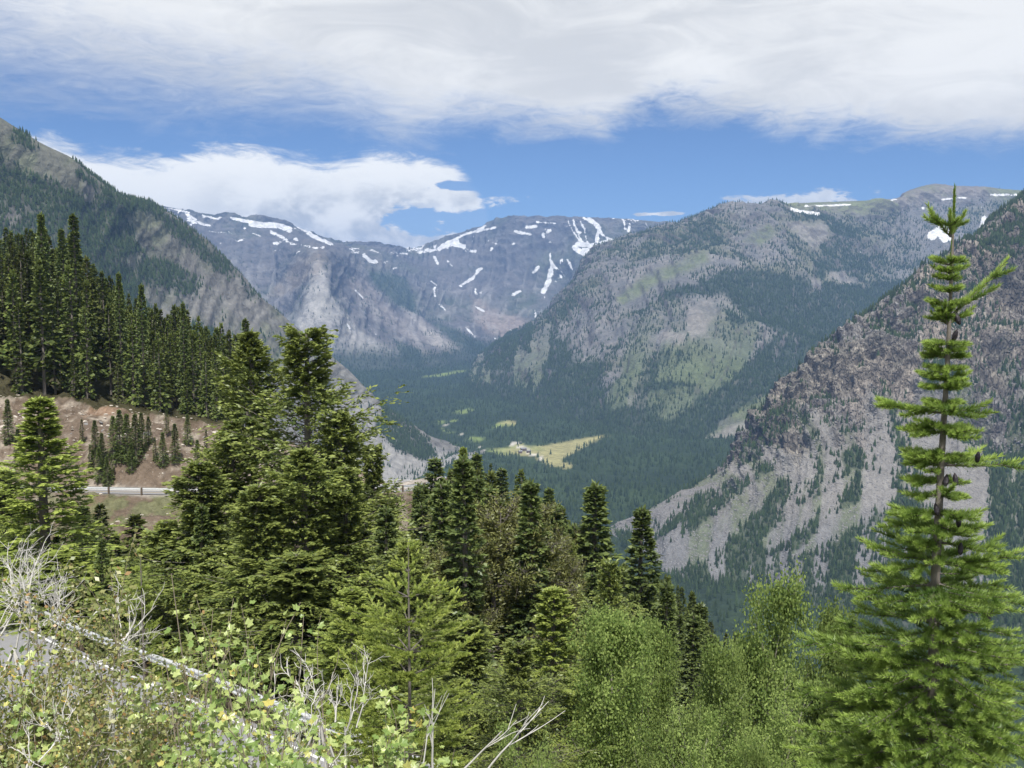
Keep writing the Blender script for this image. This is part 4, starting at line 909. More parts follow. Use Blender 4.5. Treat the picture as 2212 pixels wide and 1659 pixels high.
def pine(seed, h, cr, matf, ntuft=1500, nbl=9, bl=.16, bw=.022):
    """rounded limber pine: tufts of needles at the ends of up-swept limbs"""
    g = np.random.default_rng(seed); wood = MB(); z = np.linspace(0, 1, 8); pth = np.c_[np.cumsum(g.normal(0, .012 * h, 8)), np.cumsum(g.normal(0, .012 * h, 8)), z * h * .93]
    V, F = tube(pth, .014 * h * (1.03 - z) + .001, 7); wood.add(V, F, 0); T_ = []; C_ = []
    nlimb = 46
    for b_ in range(nlimb):
        t0 = .16 + .8 * (b_ + g.random()) / nlimb; p0 = np.array([np.interp(t0, z, pth[:, q]) for q in range(3)]); a_ = b_ * 2.4 + g.normal(0, .3)
        L = cr * g.uniform(.75, 1.1) * math.sqrt(max(.08, 1 - ((t0 - .42) / .62) ** 2)); e = g.uniform(.1, .5) + .6 * max(0, t0 - .5)
        dr = np.array([math.cos(a_) * math.cos(e), math.sin(a_) * math.cos(e), math.sin(e)]); q = np.linspace(0, 1, 5)[:, None]
        T_.append((p0 + dr * L * q + np.array([0, 0, 1]) * .25 * L * q ** 2, .0045 * h * (1.1 - t0)))
        for c_ in range(max(6, int(ntuft / nlimb / 1))):
            s_ = g.uniform(.35, 1.0); pc = p0 + dr * L * s_ + np.array([0, 0, 1]) * .25 * L * s_ ** 2; off = nrm(g.normal(0, 1, 3) + dr * .7 + np.array([0, 0, .45])) * L * g.uniform(.1, .34)
            C_.append((pc + off, nrm(off + np.array([0, 0, L * .22])), g.random()))
            if c_ % 3 == 0: T_.append((pc + off * np.linspace(0, 1, 5)[:, None], .0012))
    P_ = np.array([q[0] for q in T_]); rr = np.array([q[1] for q in T_]); V, F = many_tubes(P_, rr, rr * .3, 3); wood.add(V, F, 0)
    n = len(C_); k = np.repeat(np.arange(n), nbl); pc = np.array([q[0] for q in C_])[k]; dc = np.array([q[1] for q in C_])[k]
    d = nrm(dc + g.normal(0, .65, (len(k), 3))); V, F = blades(pc - dc * g.uniform(0, .12, (len(k), 1)), d, bl * g.uniform(.7, 1.2, len(k)), bw, g, .8, .9)
    m = MB(); m.add(V, F, 0, np.clip(np.repeat(np.array([q[2] for q in C_])[k] * .6 + .1, 4) + np.tile([-.1, 0, .35, 0], len(k)), 0, 1))
    return m.mesh('crown', [matf]), wood.mesh('trunk', [M_bark], True)

def plant(nm, meshes, x, y, z, sx, sz, rz, label, cat, group=None):
    r = bpy.data.objects.new(nm, None); C.objects.link(r); r.location = (x, y, z); r.rotation_euler = (0, 0, rz); r.scale = (sx, sx, sz); r.empty_display_size = .3
    obj('crown', meshes[0], r); obj('trunk', meshes[1], r); tag(r, label, cat, group); return r

# prototypes, all one metre tall (unit height), widths given by radius
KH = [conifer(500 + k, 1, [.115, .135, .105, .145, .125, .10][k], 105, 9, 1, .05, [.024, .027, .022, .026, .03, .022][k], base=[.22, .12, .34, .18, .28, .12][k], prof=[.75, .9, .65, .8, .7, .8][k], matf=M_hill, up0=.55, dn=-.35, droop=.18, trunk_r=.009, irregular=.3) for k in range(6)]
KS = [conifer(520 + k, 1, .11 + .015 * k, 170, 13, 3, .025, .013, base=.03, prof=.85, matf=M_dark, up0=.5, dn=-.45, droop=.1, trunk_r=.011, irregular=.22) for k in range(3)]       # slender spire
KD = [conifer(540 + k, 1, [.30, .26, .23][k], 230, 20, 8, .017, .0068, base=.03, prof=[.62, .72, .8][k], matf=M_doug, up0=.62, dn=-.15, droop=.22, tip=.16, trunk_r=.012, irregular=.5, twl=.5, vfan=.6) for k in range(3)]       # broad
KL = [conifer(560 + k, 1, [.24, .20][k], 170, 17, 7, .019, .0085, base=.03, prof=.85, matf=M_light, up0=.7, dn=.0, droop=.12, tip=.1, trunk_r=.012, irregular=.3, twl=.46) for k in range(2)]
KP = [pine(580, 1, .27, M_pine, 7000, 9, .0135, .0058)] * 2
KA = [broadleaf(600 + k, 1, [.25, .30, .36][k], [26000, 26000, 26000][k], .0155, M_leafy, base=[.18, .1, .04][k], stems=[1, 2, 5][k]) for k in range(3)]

TREES = [   # kind, proto, X, Y of the top, distance, crown width in the 2212-wide reading, label
 ('fir_tree', KD[0], 662, 698, 55, 250, 'tall broad dark fir with a leaning jagged crown, highest of the middle ground'),
 ('fir_tree', KD[1], 540, 705, 58, 200, 'dark fir with a blunt rounded top just left of the tallest broad fir'),
 ('fir_tree', KD[2], 735, 880, 53, 150, 'ragged dark fir filling the lower right flank of the tallest broad fir'),
 ('fir_tree', KD[1], 500, 900, 56, 170, 'dark fir half hidden at the lower left of the blunt-topped fir'),
 ('fir_tree', KL[1], 84, 852, 60, 140, 'yellow-green fir with bare grey trunk before the cut bank at far left'),
 ('fir_tree', KD[2], 432, 990, 49, 190, 'mid-green fir with pale dead twigs in its top, right of the level guardrail'),
 ('fir_tree', KD[1], 655, 960, 46, 240, 'wide bright green fir in front of the tallest broad fir'),
 ('fir_tree', KD[2], 560, 1040, 45, 190, 'feathery green fir wedged between the pale-twigged fir and the wide bright fir'),
 ('fir_tree', KD[0], 805, 955, 62, 120, 'narrow olive fir right of the wide bright fir, left of the road bend'),
 ('fir_tree', KD[2], 745, 1000, 47, 140, 'green fir with drooping twigs right beside the wide bright fir'),
 ('fir_tree', KD[0], 838, 1075, 58, 110, 'small olive fir just below the road bend'),
 ('fir_tree', KD[2], 360, 1120, 50, 150, 'dark low fir under the pale-twigged fir, beside the embankment rubble'),
 ('spruce_tree', KL[0], 760, 1265, 37, 190, 'dense yellow-green young spruce left behind the sparse sapling'),
 ('spruce_tree', KL[0], 1196, 1262, 36, 200, 'pointed light green spruce standing between the brown pine and the aspens'),
 ('spruce_tree', KS[0], 1286, 1035, 62, 105, 'tall slim spire fir rising above the light green spruce'),
 ('spruce_tree', KS[1], 1388, 1088, 66, 95, 'thin spire fir against the talus slope, second of the two lone spires'),
 ('pine_tree', KP[0], 1062, 1068, 48, 300, 'big round-topped brownish pine in the centre of the picture'),
 ('pine_tree', KP[1], 955, 1170, 45, 190, 'brownish pine bulging from the left side of the big round pine'),
 ('pine_tree', KP[1], 1165, 1140, 54, 150, 'small rusty pine at the right shoulder of the big round pine'),
 ('pine_tree', KP[0], 1248, 1112, 64, 120, 'rusty brown pine tucked behind the tall slim spire fir'),
 ('spruce_tree', KS[2], 940, 985, 98, 78, 'blackish spruce with a rounded tip right of the road bend'),
 ('spruce_tree', KS[0], 905, 1040, 92, 50, 'narrow dark spruce standing directly in front of the road bend'),
 ('spruce_tree', KL[1], 1000, 962, 104, 62, 'highest pointed conifer of the middle clump, against the grey scree'),
 ('spruce_tree', KS[1], 1030, 975, 108, 56, 'conifer with a forked tip, right of the highest of the middle clump'),
 ('spruce_tree', KS[2], 1083, 1008, 110, 60, 'dark conifer below the yellow meadow, in the middle clump'),
 ('spruce_tree', KH[0], 1126, 1010, 114, 40, 'thin conifer spike below the right end of the yellow meadow'),
 ('spruce_tree', KS[1], 1186, 1050, 116, 52, 'slim conifer at the right end of the middle clump'),
 ('spruce_tree', KS[2], 1207, 1085, 108, 60, 'stocky dark conifer lowest at the right end of the middle clump'),
 ('aspen_tree', KA[0], 1322, 1300, 29, 180, 'bright green aspen with a pointed crown, in front of the light green spruce'),
 ('aspen_tree', KA[0], 1408, 1318, 33, 110, 'pale half-bare aspen just right of the pointed bright aspen'),
 ('aspen_tree', KA[1], 1638, 1200, 34, 210, 'tallest round-headed aspen, right of the spire firs'),
 ('aspen_tree', KA[1], 1550, 1345, 32, 180, 'green aspen leaning out below the left side of the tallest aspen'),
 ('aspen_tree', KA[0], 1800, 1285, 36, 130, 'small grey-green aspen close to the left of the big foreground fir'),
 ('willow_bush', KA[2], 1215, 1530, 21, 240, 'light green willow bush at the bottom edge below the light green spruce'),
 ('willow_bush', KA[2], 1490, 1440, 27, 230, 'broad willow bush between the two aspens'),
 ('willow_bush', KA[2], 1640, 1440, 25, 260, 'dull green willow bush under the tallest aspen'),
 ('willow_bush', KA[2], 1480, 1530, 22, 230, 'dark willow bush at the bottom edge, middle of the thicket'),
 ('aspen_tree', KA[0], 1640, 1575, 17, 115, 'small yellow-green aspen sapling at the bottom edge'),
 ('willow_bush', KA[2], 1800, 1520, 23, 240, 'shaded willow bush behind the lower boughs of the big foreground fir'),
 ('willow_bush', KA[2], 1100, 1600, 19, 170, 'low willow bush in the bottom edge right of the bare white branches'),
 ('willow_bush', KA[2], 2050, 1450, 30, 300, 'willow bush showing through behind the big foreground fir'),
 ('spruce_tree', KS[0], 178, 1090, 78, 62, 'small dark spruce standing below the left end of the level guardrail'),
 ('spruce_tree', KH[2], 216, 1085, 84, 44, 'sooty thin spruce right of the small dark spruce below the guardrail'),
 ('spruce_tree', KH[4], 247, 1150, 72, 56, 'low brown-green spruce below the guardrail'),
 ('fir_tree', KH[1], 293, 1108, 66, 60, 'thin brownish conifer on the embankment beside the pale-twigged fir'),
 ('fir_tree', KD[2], 5, 1010, 66, 120, 'dark fir cut by the left edge of the picture'),
 ('fir_tree', KL[1], 130, 1190, 57, 150, 'green fir behind the white dead shrub'),
 ('fir_tree', KD[1], 20, 1130, 68, 170, 'low dark fir in the left edge behind the white dead shrub'),
 ('spruce_tree', KH[3], 240, 1240, 53, 90, 'dark scrawny conifer behind the small bright sapling'),
 ('fir_tree', KD[0], 470, 1180, 47, 200, 'shaded fir under the feathery green fir'),
 ('fir_tree', KD[2], 640, 1190, 43, 230, 'shaded dark fir low behind the leafy bushes'),
 ('fir_tree', KD[1], 880, 1160, 40, 170, 'shaded fir low beside the brown pines'),
 ('fir_tree', KD[2], 1010, 1330, 33, 170, 'shadowy fir below the big round pine'),
 ('fir_tree', KD[0], 1120, 1380, 28, 160, 'dark low fir left of the light green spruce'),
]
gt = np.random.default_rng(31)
PH = {}
for (nm, pm, X_, Y_, d_, W_, lab) in TREES:
    top = P(X_, Y_, d_); zb = gz(top[0], top[1]) - .4; h_ = top[2] - zb
    if id(pm) not in PH:
        v_ = np.empty(len(pm[0].vertices) * 3, np.float32); pm[0].vertices.foreach_get('co', v_); v_ = v_.reshape(-1, 3); PH[id(pm)] = (float(np.percentile(np.abs(v_[:, 0]), 98.5)), float(v_[:, 2].max()))
    rw, hh_ = PH[id(pm)]; sx = (PX(W_) / FX * d_ / 2) / rw * (1.9 if nm == 'fir_tree' else 1.0 if nm in ('aspen_tree', 'willow_bush') else 1.25)
    plant(nm, pm, top[0], top[1], zb, sx, h_ / hh_, gt.uniform(0, 6.28), lab, {'fir_tree': 'fir', 'spruce_tree': 'spruce', 'pine_tree': 'pine', 'aspen_tree': 'aspen', 'willow_bush': 'willow bush'}[nm], 'trees of the middle ground')

# the stand above the cut bank: 190 individuals in front, the ones behind as one mass
env = np.array([(-80, 470), (0, 490), (40, 500), (90, 470), (130, 500), (160, 490), (190, 560), (240, 600), (300, 640), (340, 660), (400, 660), (440, 690), (480, 690), (520, 715), (545, 740), (570, 900), (600, 1100), (1500, 1150)])
def env_top(x, y, h, z):
    X_, Y_ = proj(np.array([[x, y, z + h]])); return float(X_[0]), float(Y_[0])
pts = []; tries = 0; ga = np.random.default_rng(41)
while len(pts) < 1150 and tries < 30000:
    tries += 1; x = ga.uniform(-150, -8); y = ga.uniform(137.5, 235)
    if any((x - q[0]) ** 2 + (y - q[1]) ** 2 < 3.4 for q in pts[-600:]): continue
    pts.append((x, y))
pts.sort(key=lambda q: q[1]); mass = []; STAND = []; nind = 0
ZP = ground(np.array([q[0] for q in pts]), np.array([q[1] for q in pts])); n_front = 0
for (x, y), z in zip(pts, ZP):
    h_ = ga.uniform(11, 19) * (.8 if x > -35 else 1) * (1.0 if y > 141 or ga.random() < .4 else .5)
    X_, Y_ = env_top(x, y, h_, z); lim = np.interp(X_, env[:, 0], env[:, 1]) + ga.uniform(-4, 60) * (1 if y > 150 else 1.6)
    if Y_ < lim: h_ = P(X_, lim, y)[2] - z
    if h_ < 4.5 or X_ > 600: continue
    if nind < 245 and X_ > -40:
        pm = KH[ga.integers(0, 6)]; nind += 1
        far = y > 165
        STAND.append((plant('conifer', pm, x, y, z - .5, h_ * ga.uniform(.68, 1.0), h_, ga.uniform(0, 6.28), 'x', 'conifer', 'conifers in the stand above the cut bank'), X_, y, h_))
    else: mass.append((x, y, z - .5, h_))
for X_, Y_, d_, W_, lab in [(88, 462, 150, 46, 'tallest narrow conifer of the left stand, with a pale trunk line'), (158, 465, 152, 52, 'dark spiky conifer standing above the left stand, right of the tallest'), (132, 495, 158, 40, 'thin conifer between the two tallest of the left stand'),
                            (256, 590, 150, 34, 'thin pointed conifer poking out of the stand right of the two tallest'), (305, 615, 148, 36, 'bushy conifer tip above the falling edge of the stand'), (395, 655, 142, 30, 'short pointed conifer near the right end of the stand'), (530, 690, 138, 40, 'last conifer at the right end of the stand, beside the broad fir')]:
    top = P(X_, Y_, d_); zb = gz(top[0], top[1]) - .4; h_ = top[2] - zb; plant('conifer', KS[gt.integers(0, 3)], top[0], top[1], zb, (PX(W_) / FX * d_ / 2) / .1, h_, 1., lab, 'conifer', 'conifers in the stand above the cut bank')
mass = np.array(mass)
ORD = ['first', 'second', 'third', 'fourth', 'fifth', 'sixth', 'seventh', 'eighth']
def relabel(items, fmt):
    cl = {}
    for o, key, X_ in items: cl.setdefault(key, []).append((X_, o))
    for key, l in cl.items():
        l.sort(key=lambda q: q[0])
        for k, (X_, o) in enumerate(l): o['label'] = fmt % key + (', %s from left' % ORD[k] if len(l) > 1 and len(l) <= 8 else '')
def zone(X_, names, cuts):
    return names[int(np.searchsorted(cuts, X_))]
NARROW = {KH[q][0].name for q in (0, 2, 5)}
relabel([(o, (('narrow ' if o.children[0].data.name in NARROW else 'wide ') + ('low' if h < 7 else 'short' if h < 9 else 'middling' if h < 11 else 'tall' if h < 14 else 'towering'), 'on the lip' if y < 141 else 'just behind the lip' if y < 147 else 'in the middle rows' if y < 160 else 'in the back rows',
    zone(X_, ['at the left edge', 'behind the yellow-green fir', 'over the rock-strewn hollow', 'over the young spruces', 'left of the blunt-topped fir', 'behind the blunt-topped fir'], [45, 130, 230, 330, 450])), X_) for o, X_, y, h in STAND],
    '%s conifer %s, %s')
# more of the same wood: behind the stand and on the drop below the middle clump
ex = []
while len(ex) < 2400:
    x, y = ga.uniform(-40, 120), ga.uniform(112, 420)
    X_ = 512 + x / y * 1000; z = 0
    if x < 10 and y < 200: continue
    ex.append((x, y, 0, ga.uniform(9, 15)))
ex = np.array(ex); ex[:, 2] = ground(ex[:, 0], ex[:, 1]) - .5
pr_ = np.c_[ex[:, 0], ex[:, 1], ex[:, 2] + ex[:, 3]]; Xe, Ye = proj(pr_)
env2 = np.array([(-200, 1100), (560, 1100), (850, 1110), (900, 1060), (1000, 985), (1130, 1020), (1250, 1130), (1300, 1200), (1400, 1240), (1450, 1245), (1560, 1330), (1700, 1400), (1900, 1450), (2300, 1500)])
ok = Ye > np.interp(Xe, env2[:, 0], env2[:, 1]); ex = ex[ok]
mass = np.r_[mass, ex]
scatter('conifer_wood', mass[:, :3], mass[:, 3], [k[0] for k in KH], 'dense dark conifer wood behind the stand and down the drop beyond it', 9, 1.0)
# counted ones near the edge of the drop and filling the middle ground
cand = []; gf = np.random.default_rng(61)
for it_ in range(4000):
    d_ = gf.uniform(44, 118); X_ = gf.uniform(-60, 1560)
    if it_ < 60: d_ = gf.uniform(86, 112); X_ = gf.uniform(905, 1240)
    x = (PX(X_) - 512) / 1000 * d_; y = d_
    if min(np.hypot(ROAD2[:, 0] - x, ROAD2[:, 1] - y)) < 7 or min(np.hypot(ROAD1[:, 0] - x, ROAD1[:, 1] - y)) < 6.5: continue
    if x < -14 and y > 62: continue
    if any((x - q[0]) ** 2 + (y - q[1]) ** 2 < 7 + y * .05 for q in cand): continue
    cand.append((x, y))
env3 = np.array([(-60, 1100), (0, 1080), (140, 1150), (300, 1160), (350, 1100), (400, 1060), (480, 1000), (560, 960), (800, 1030), (845, 1105), (890, 1110), (905, 1030), (960, 1010), (1000, 985), (1060, 1015), (1130, 1030), (1200, 1080), (1250, 1140), (1300, 1200), (1420, 1250), (1560, 1330)])
nf = 0; FILL = []
for x, y in cand:
    z = gz(x, y) - .4; X_ = 512 + x / y * 1000; X_, Y0 = [float(q[0]) for q in proj(np.array([[x, y, z]]))]
    ylim = np.interp(X_, env3[:, 0], env3[:, 1]) + gf.uniform(0, 70); top = P(X_, ylim, y); h_ = min(top[2] - z, gf.uniform(8, 13) if not 900 < X_ < 1260 else gf.uniform(12, 17))
    if h_ < 3: continue
    small = x < -12 and y > 55
    k = gf.random(); pm = KH[gf.integers(0, 6)] if k < .55 and y > 76 else (KS[gf.integers(0, 3)] if k < .8 or y > 72 else KD[gf.integers(0, 3)])
    rr = h_ * (1 if pm in KH or pm in KS else .75)
    FILL.append((plant('conifer', pm, x, y, z, rr, h_, gf.uniform(0, 6.28), 'x', 'conifer', 'conifers filling the middle ground'), ('slim' if pm in KH or pm in KS else 'broad', 'low' if h_ < 6 else 'mid-sized' if h_ < 9 else 'tall',
        'near' if y < 65 else 'farther' if y < 90 else 'far', zone(X_, ['at the left edge', 'below the level guardrail', 'under the pale-twigged fir', 'under the broad firs', 'below the road bend', 'round the brown pines', 'in the middle clump', 'round the spire firs', 'above the aspens'], [100, 340, 480, 820, 930, 1080, 1230, 1400])), X_)); nf += 1
relabel([(o, k_, X_) for o, k_, X_ in FILL], '%s %s conifer, %s from the viewpoint, %s')
print('individual conifers', nind, nf, 'mass', len(mass))
# young trees on the bank face
YS = []
for X_, Yb, h_ in [(198, 985, 3.2), (238, 985, 3.6), (252, 1000, 4.6), (268, 995, 4.2), (286, 1000, 4.4), (300, 975, 3.4), (186, 1020, 2.4), (205, 1040, 3.0), (222, 1055, 2.6), (328, 1000, 2.2), (345, 1010, 3.0), (372, 1000, 3.4), (170, 960, 2.2), (400, 960, 2.8), (10, 960, 4), (30, 1000, 3.2), (265, 940, 2.), (232, 1040, 2.2), (315, 960, 2.6), (355, 940, 2.4), (90, 1040, 2.6), (110, 980, 2.2), (60, 960, 3), (420, 1020, 3), (440, 985, 2.4), (410, 1055, 2.2), (212, 1015, 3.2), (276, 1020, 2.6), (155, 1050, 1.8)]:
    best = None
    for y in np.arange(121.6, 137, .25):
        x = (PX(X_) - 512) / 1000 * y; z = float(bank_z(np.array(x), np.array(y))); Yp = float(proj(np.array([[x, y, z]]))[1][0])
        if best is None or abs(Yp - Yb) < best[0]: best = (abs(Yp - Yb), x, y, z)
    _, x, y, z = best
    YS.append(plant('young_spruce', KS[gt.integers(0, 3)] if h_ > 2.5 else KH[5], x, y, z - .1, h_ * 1.9, h_ * 1.45, X_, 'small young spruce rooted in the gravelly face of the cut bank', 'young spruce', 'young spruces on the cut bank')); YS[-1]['label'] = '%s young spruce on the cut bank, %s' % ('tiny' if h_ < 2.5 else 'small' if h_ < 3.5 else 'bushy', zone(X_, ['at the left edge', 'just right of the yellow-green fir', 'left of the main cluster', 'in the main cluster', 'right of the main cluster', 'next to the pale-twigged fir'], [100, 190, 236, 310, 360]))
relabel([(o, (o['label'],), o.location.x / o.location.y) for o in YS], '%s')
# cabins at the meadow
M_wall = plain_mat('cabin_boards', (.12, .085, .06), .85, .2, .8); M_roof = plain_mat('cabin_roof', (.24, .24, .25), .5, .1, .5)
for X_, Y_, sc_, lab in [(1131, 970, 13, 'long brown cabin with a pale roof beside the track in the meadow'), (1142, 975, 9, 'small brown cabin right of the long cabin at the bend of the meadow track'), (1124, 976, 8, 'small cabin nearest the trees left below the long cabin')]:
    d0 = 2560.; 
    for _ in range(30):
        p = P(X_, Y_, d0); d0 += (p[2] - (float(zf(d0)) + 2)) * 6; d0 = min(max(d0, 2300), 3000)
    r = bpy.data.objects.new('cabin', None); C.objects.link(r); r.location = (p[0], p[1], p[2] - .5); r.rotation_euler[2] = .4; L_, W_, H_ = sc_ * .55, sc_ * .3, 2.6
    bx_ = [(-L_, -W_, -3), (L_, -W_, -3), (L_, W_, -3), (-L_, W_, -3), (-L_, -W_, H_), (L_, -W_, H_), (L_, W_, H_), (-L_, W_, H_), (-L_, 0, H_ * 1.7), (L_, 0, H_ * 1.7)]
    b = MB(); b.add(bx_, [(0, 1, 5, 4), (2, 3, 7, 6)]); obj('walls', mesh_np('walls', bx_, [(0, 1, 5, 4), (1, 2, 6, 5), (2, 3, 7, 6), (3, 0, 4, 7), (4, 7, 8, 8), (5, 9, 6, 6)][:4], [M_wall]), r)
    o_ = .8; rv = [(-L_ - o_, -W_ - o_, H_ - .4), (L_ + o_, -W_ - o_, H_ - .4), (L_ + o_, 0, H_ * 1.75), (-L_ - o_, 0, H_ * 1.75), (-L_ - o_, W_ + o_, H_ - .4), (L_ + o_, W_ + o_, H_ - .4)]
    rv = rv + [(x, y, z - .3) for x, y, z in rv]
    obj('roof', mesh_np('roof', rv, [(0, 1, 2, 3), (3, 2, 5, 4), (6, 9, 8, 7), (9, 10, 11, 8), (0, 6, 7, 1), (4, 5, 11, 10), (0, 3, 9, 6), (3, 4, 10, 9), (1, 7, 8, 2), (2, 8, 11, 5)], [M_roof]), r)
    gv = [(-L_, -W_, H_), (-L_, W_, H_), (-L_, 0, H_ * 1.72), (L_, -W_, H_), (L_, W_, H_), (L_, 0, H_ * 1.72)]
    obj('gable', mesh_np('gable', gv, [(0, 1, 2), (3, 4, 5)], [M_wall]), r)
    tag(r, lab, 'cabin', 'cabins by the meadow')

# ------------------------------------------------------------------ the big young fir in the right foreground, needle by needle
def needles(paths, dens, nl, nw, g, upsweep=.8, ang=.95, tipc=.0):
    """paths (n,m,3) twig centre lines; returns single-triangle needles all round, swept upward"""
    n, m, _ = paths.shape; seg = np.linalg.norm(np.diff(paths, axis=1), axis=2).sum(1); cnt = np.maximum((seg * dens).astype(int), 4)
    k = np.repeat(np.arange(n), cnt); u = g.random(len(k)) ** .95; q = u * (m - 1); i = np.minimum(q.astype(int), m - 2); f = (q - i)[:, None]
    p = paths[k, i] * (1 - f) + paths[k, i + 1] * f; t = nrm(paths[k, i + 1] - paths[k, i]); a = nrm(np.cross(t, np.array([.1, .2, 1.]))); b = np.cross(a, t); b = np.where(b[:, 2:3] < 0, -b, b)
    th = g.uniform(0, 2 * math.pi, len(k)); r = np.cos(th)[:, None] * a + np.sin(th)[:, None] * b
    an = ang * g.uniform(.75, 1.1, len(k)) * (1 - .55 * np.maximum(0, u - .85) / .15)
    d = nrm(t * np.cos(an)[:, None] + r * np.sin(an)[:, None] + np.array([0, 0, upsweep * .5]) + g.normal(0, .08, (len(k), 3)))
    L = (nl * g.uniform(.75, 1.1, len(k)) * (1 - .25 * u))[:, None]; s_ = nrm(np.cross(d, g.normal(0, 1, (len(k), 3))))
    V = np.stack([p - s_ * nw * .5, p + s_ * nw * .5, p + d * L], 1).reshape(-1, 3)
    return V, np.arange(len(V)).reshape(-1, 3), k, u
def tri_mesh(name, parts, mats):
    V = []; F = []; M = []; A = []; n = 0
    for v, f, m, a_ in parts:
        f = np.asarray(f)
        if f.shape[1] == 4: f = np.concatenate([f[:, [0, 1, 2]], f[:, [0, 2, 3]]])
        V.append(v); F.append(f + n); M.append(np.full(len(f), m)); A.append(np.full(len(v), a_) if np.isscalar(a_) else a_); n += len(v)
    return mesh_np(name, np.concatenate(V), np.concatenate(F), mats, np.concatenate(M), {'tint': np.concatenate(A)})
def bough(g, L, e, droop, tip, az, root, nl, nw, dens, twig_sp=.085, twig_f=.5, bare=.12, third=True, wood_r=.006):
    """one branch with paired side twigs"""
    rad = np.array([math.cos(az), math.sin(az), 0]); tan = np.array([-math.sin(az), math.cos(az), 0]); UP = np.array([0, 0, 1.])
    wob = g.normal(0, .03)
    ax = lambda s: root + L * (rad * (math.cos(e) * s)[..., None] + tan * (wob * np.sin(s * 3))[..., None] + UP * (math.sin(e) * s - droop * s ** 2 + tip * s ** 3)[..., None])
    m = 6; P_ = [ax(np.linspace(bare, 1, m))]; rr = []
    ntw = max(1, int(L * (1 - bare) / twig_sp))
    for i in range(ntw):
        s = bare + (1 - bare) * (i + .4) / ntw
        for sd in (-1, 1):
            if g.random() < .12: continue
            l = (L * twig_f * (1 - s) ** .8 + .055) * g.uniform(.75, 1.15); an = g.uniform(.7, 1.0); p0 = ax(np.array([s]))[0]
            d0 = rad * math.cos(an) + tan * (math.sin(an) * sd) + UP * g.normal(.05 + math.sin(e) * .6, .12); d0 /= np.linalg.norm(d0)
            q = np.linspace(0, 1, m)[:, None]; tw = p0 + d0 * l * q + UP * (-.10 * l * q ** 1.5 + .13 * l * q ** 3) + rad * .15 * l * q ** 2; P_.append(tw)
            if third and l > .2:
                for j in range(int((l - .06) / .085)):
                    sj = .25 + .65 * (j + .5) / max(1, int((l - .06) / .085)); pj = p0 + d0 * l * sj
                    for s2 in (-1, 1):
                        if g.random() < .2: continue
                        pe = np.cross(d0, UP) * s2; dj = nrm(d0 * .75 + pe * .6 + UP * g.normal(.04, .1)); lj = (l * .45 * (1 - sj) + .05) * g.uniform(.8, 1.1); P_.append(pj + dj * lj * q)
    P_ = np.array(P_); V, F, k, u = needles(P_, dens, nl, nw, g)
    segl = np.linalg.norm(P_[:, -1] - P_[:, 0], axis=1)
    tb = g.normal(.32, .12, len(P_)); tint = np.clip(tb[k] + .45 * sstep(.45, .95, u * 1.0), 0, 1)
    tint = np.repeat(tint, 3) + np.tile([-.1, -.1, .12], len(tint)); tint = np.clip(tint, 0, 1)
    w0 = ax(np.linspace(0, 1, m))[None]; Vw, Fw = many_tubes(np.concatenate([w0, P_[1:]]) if len(P_) > 1 else w0, np.r_[wood_r, np.full(len(P_) - 1, .0028)], np.r_[.002, np.full(len(P_) - 1, .0015)], 4)
    return [(V, F, 0, tint), (Vw, Fw, 1, .5)]
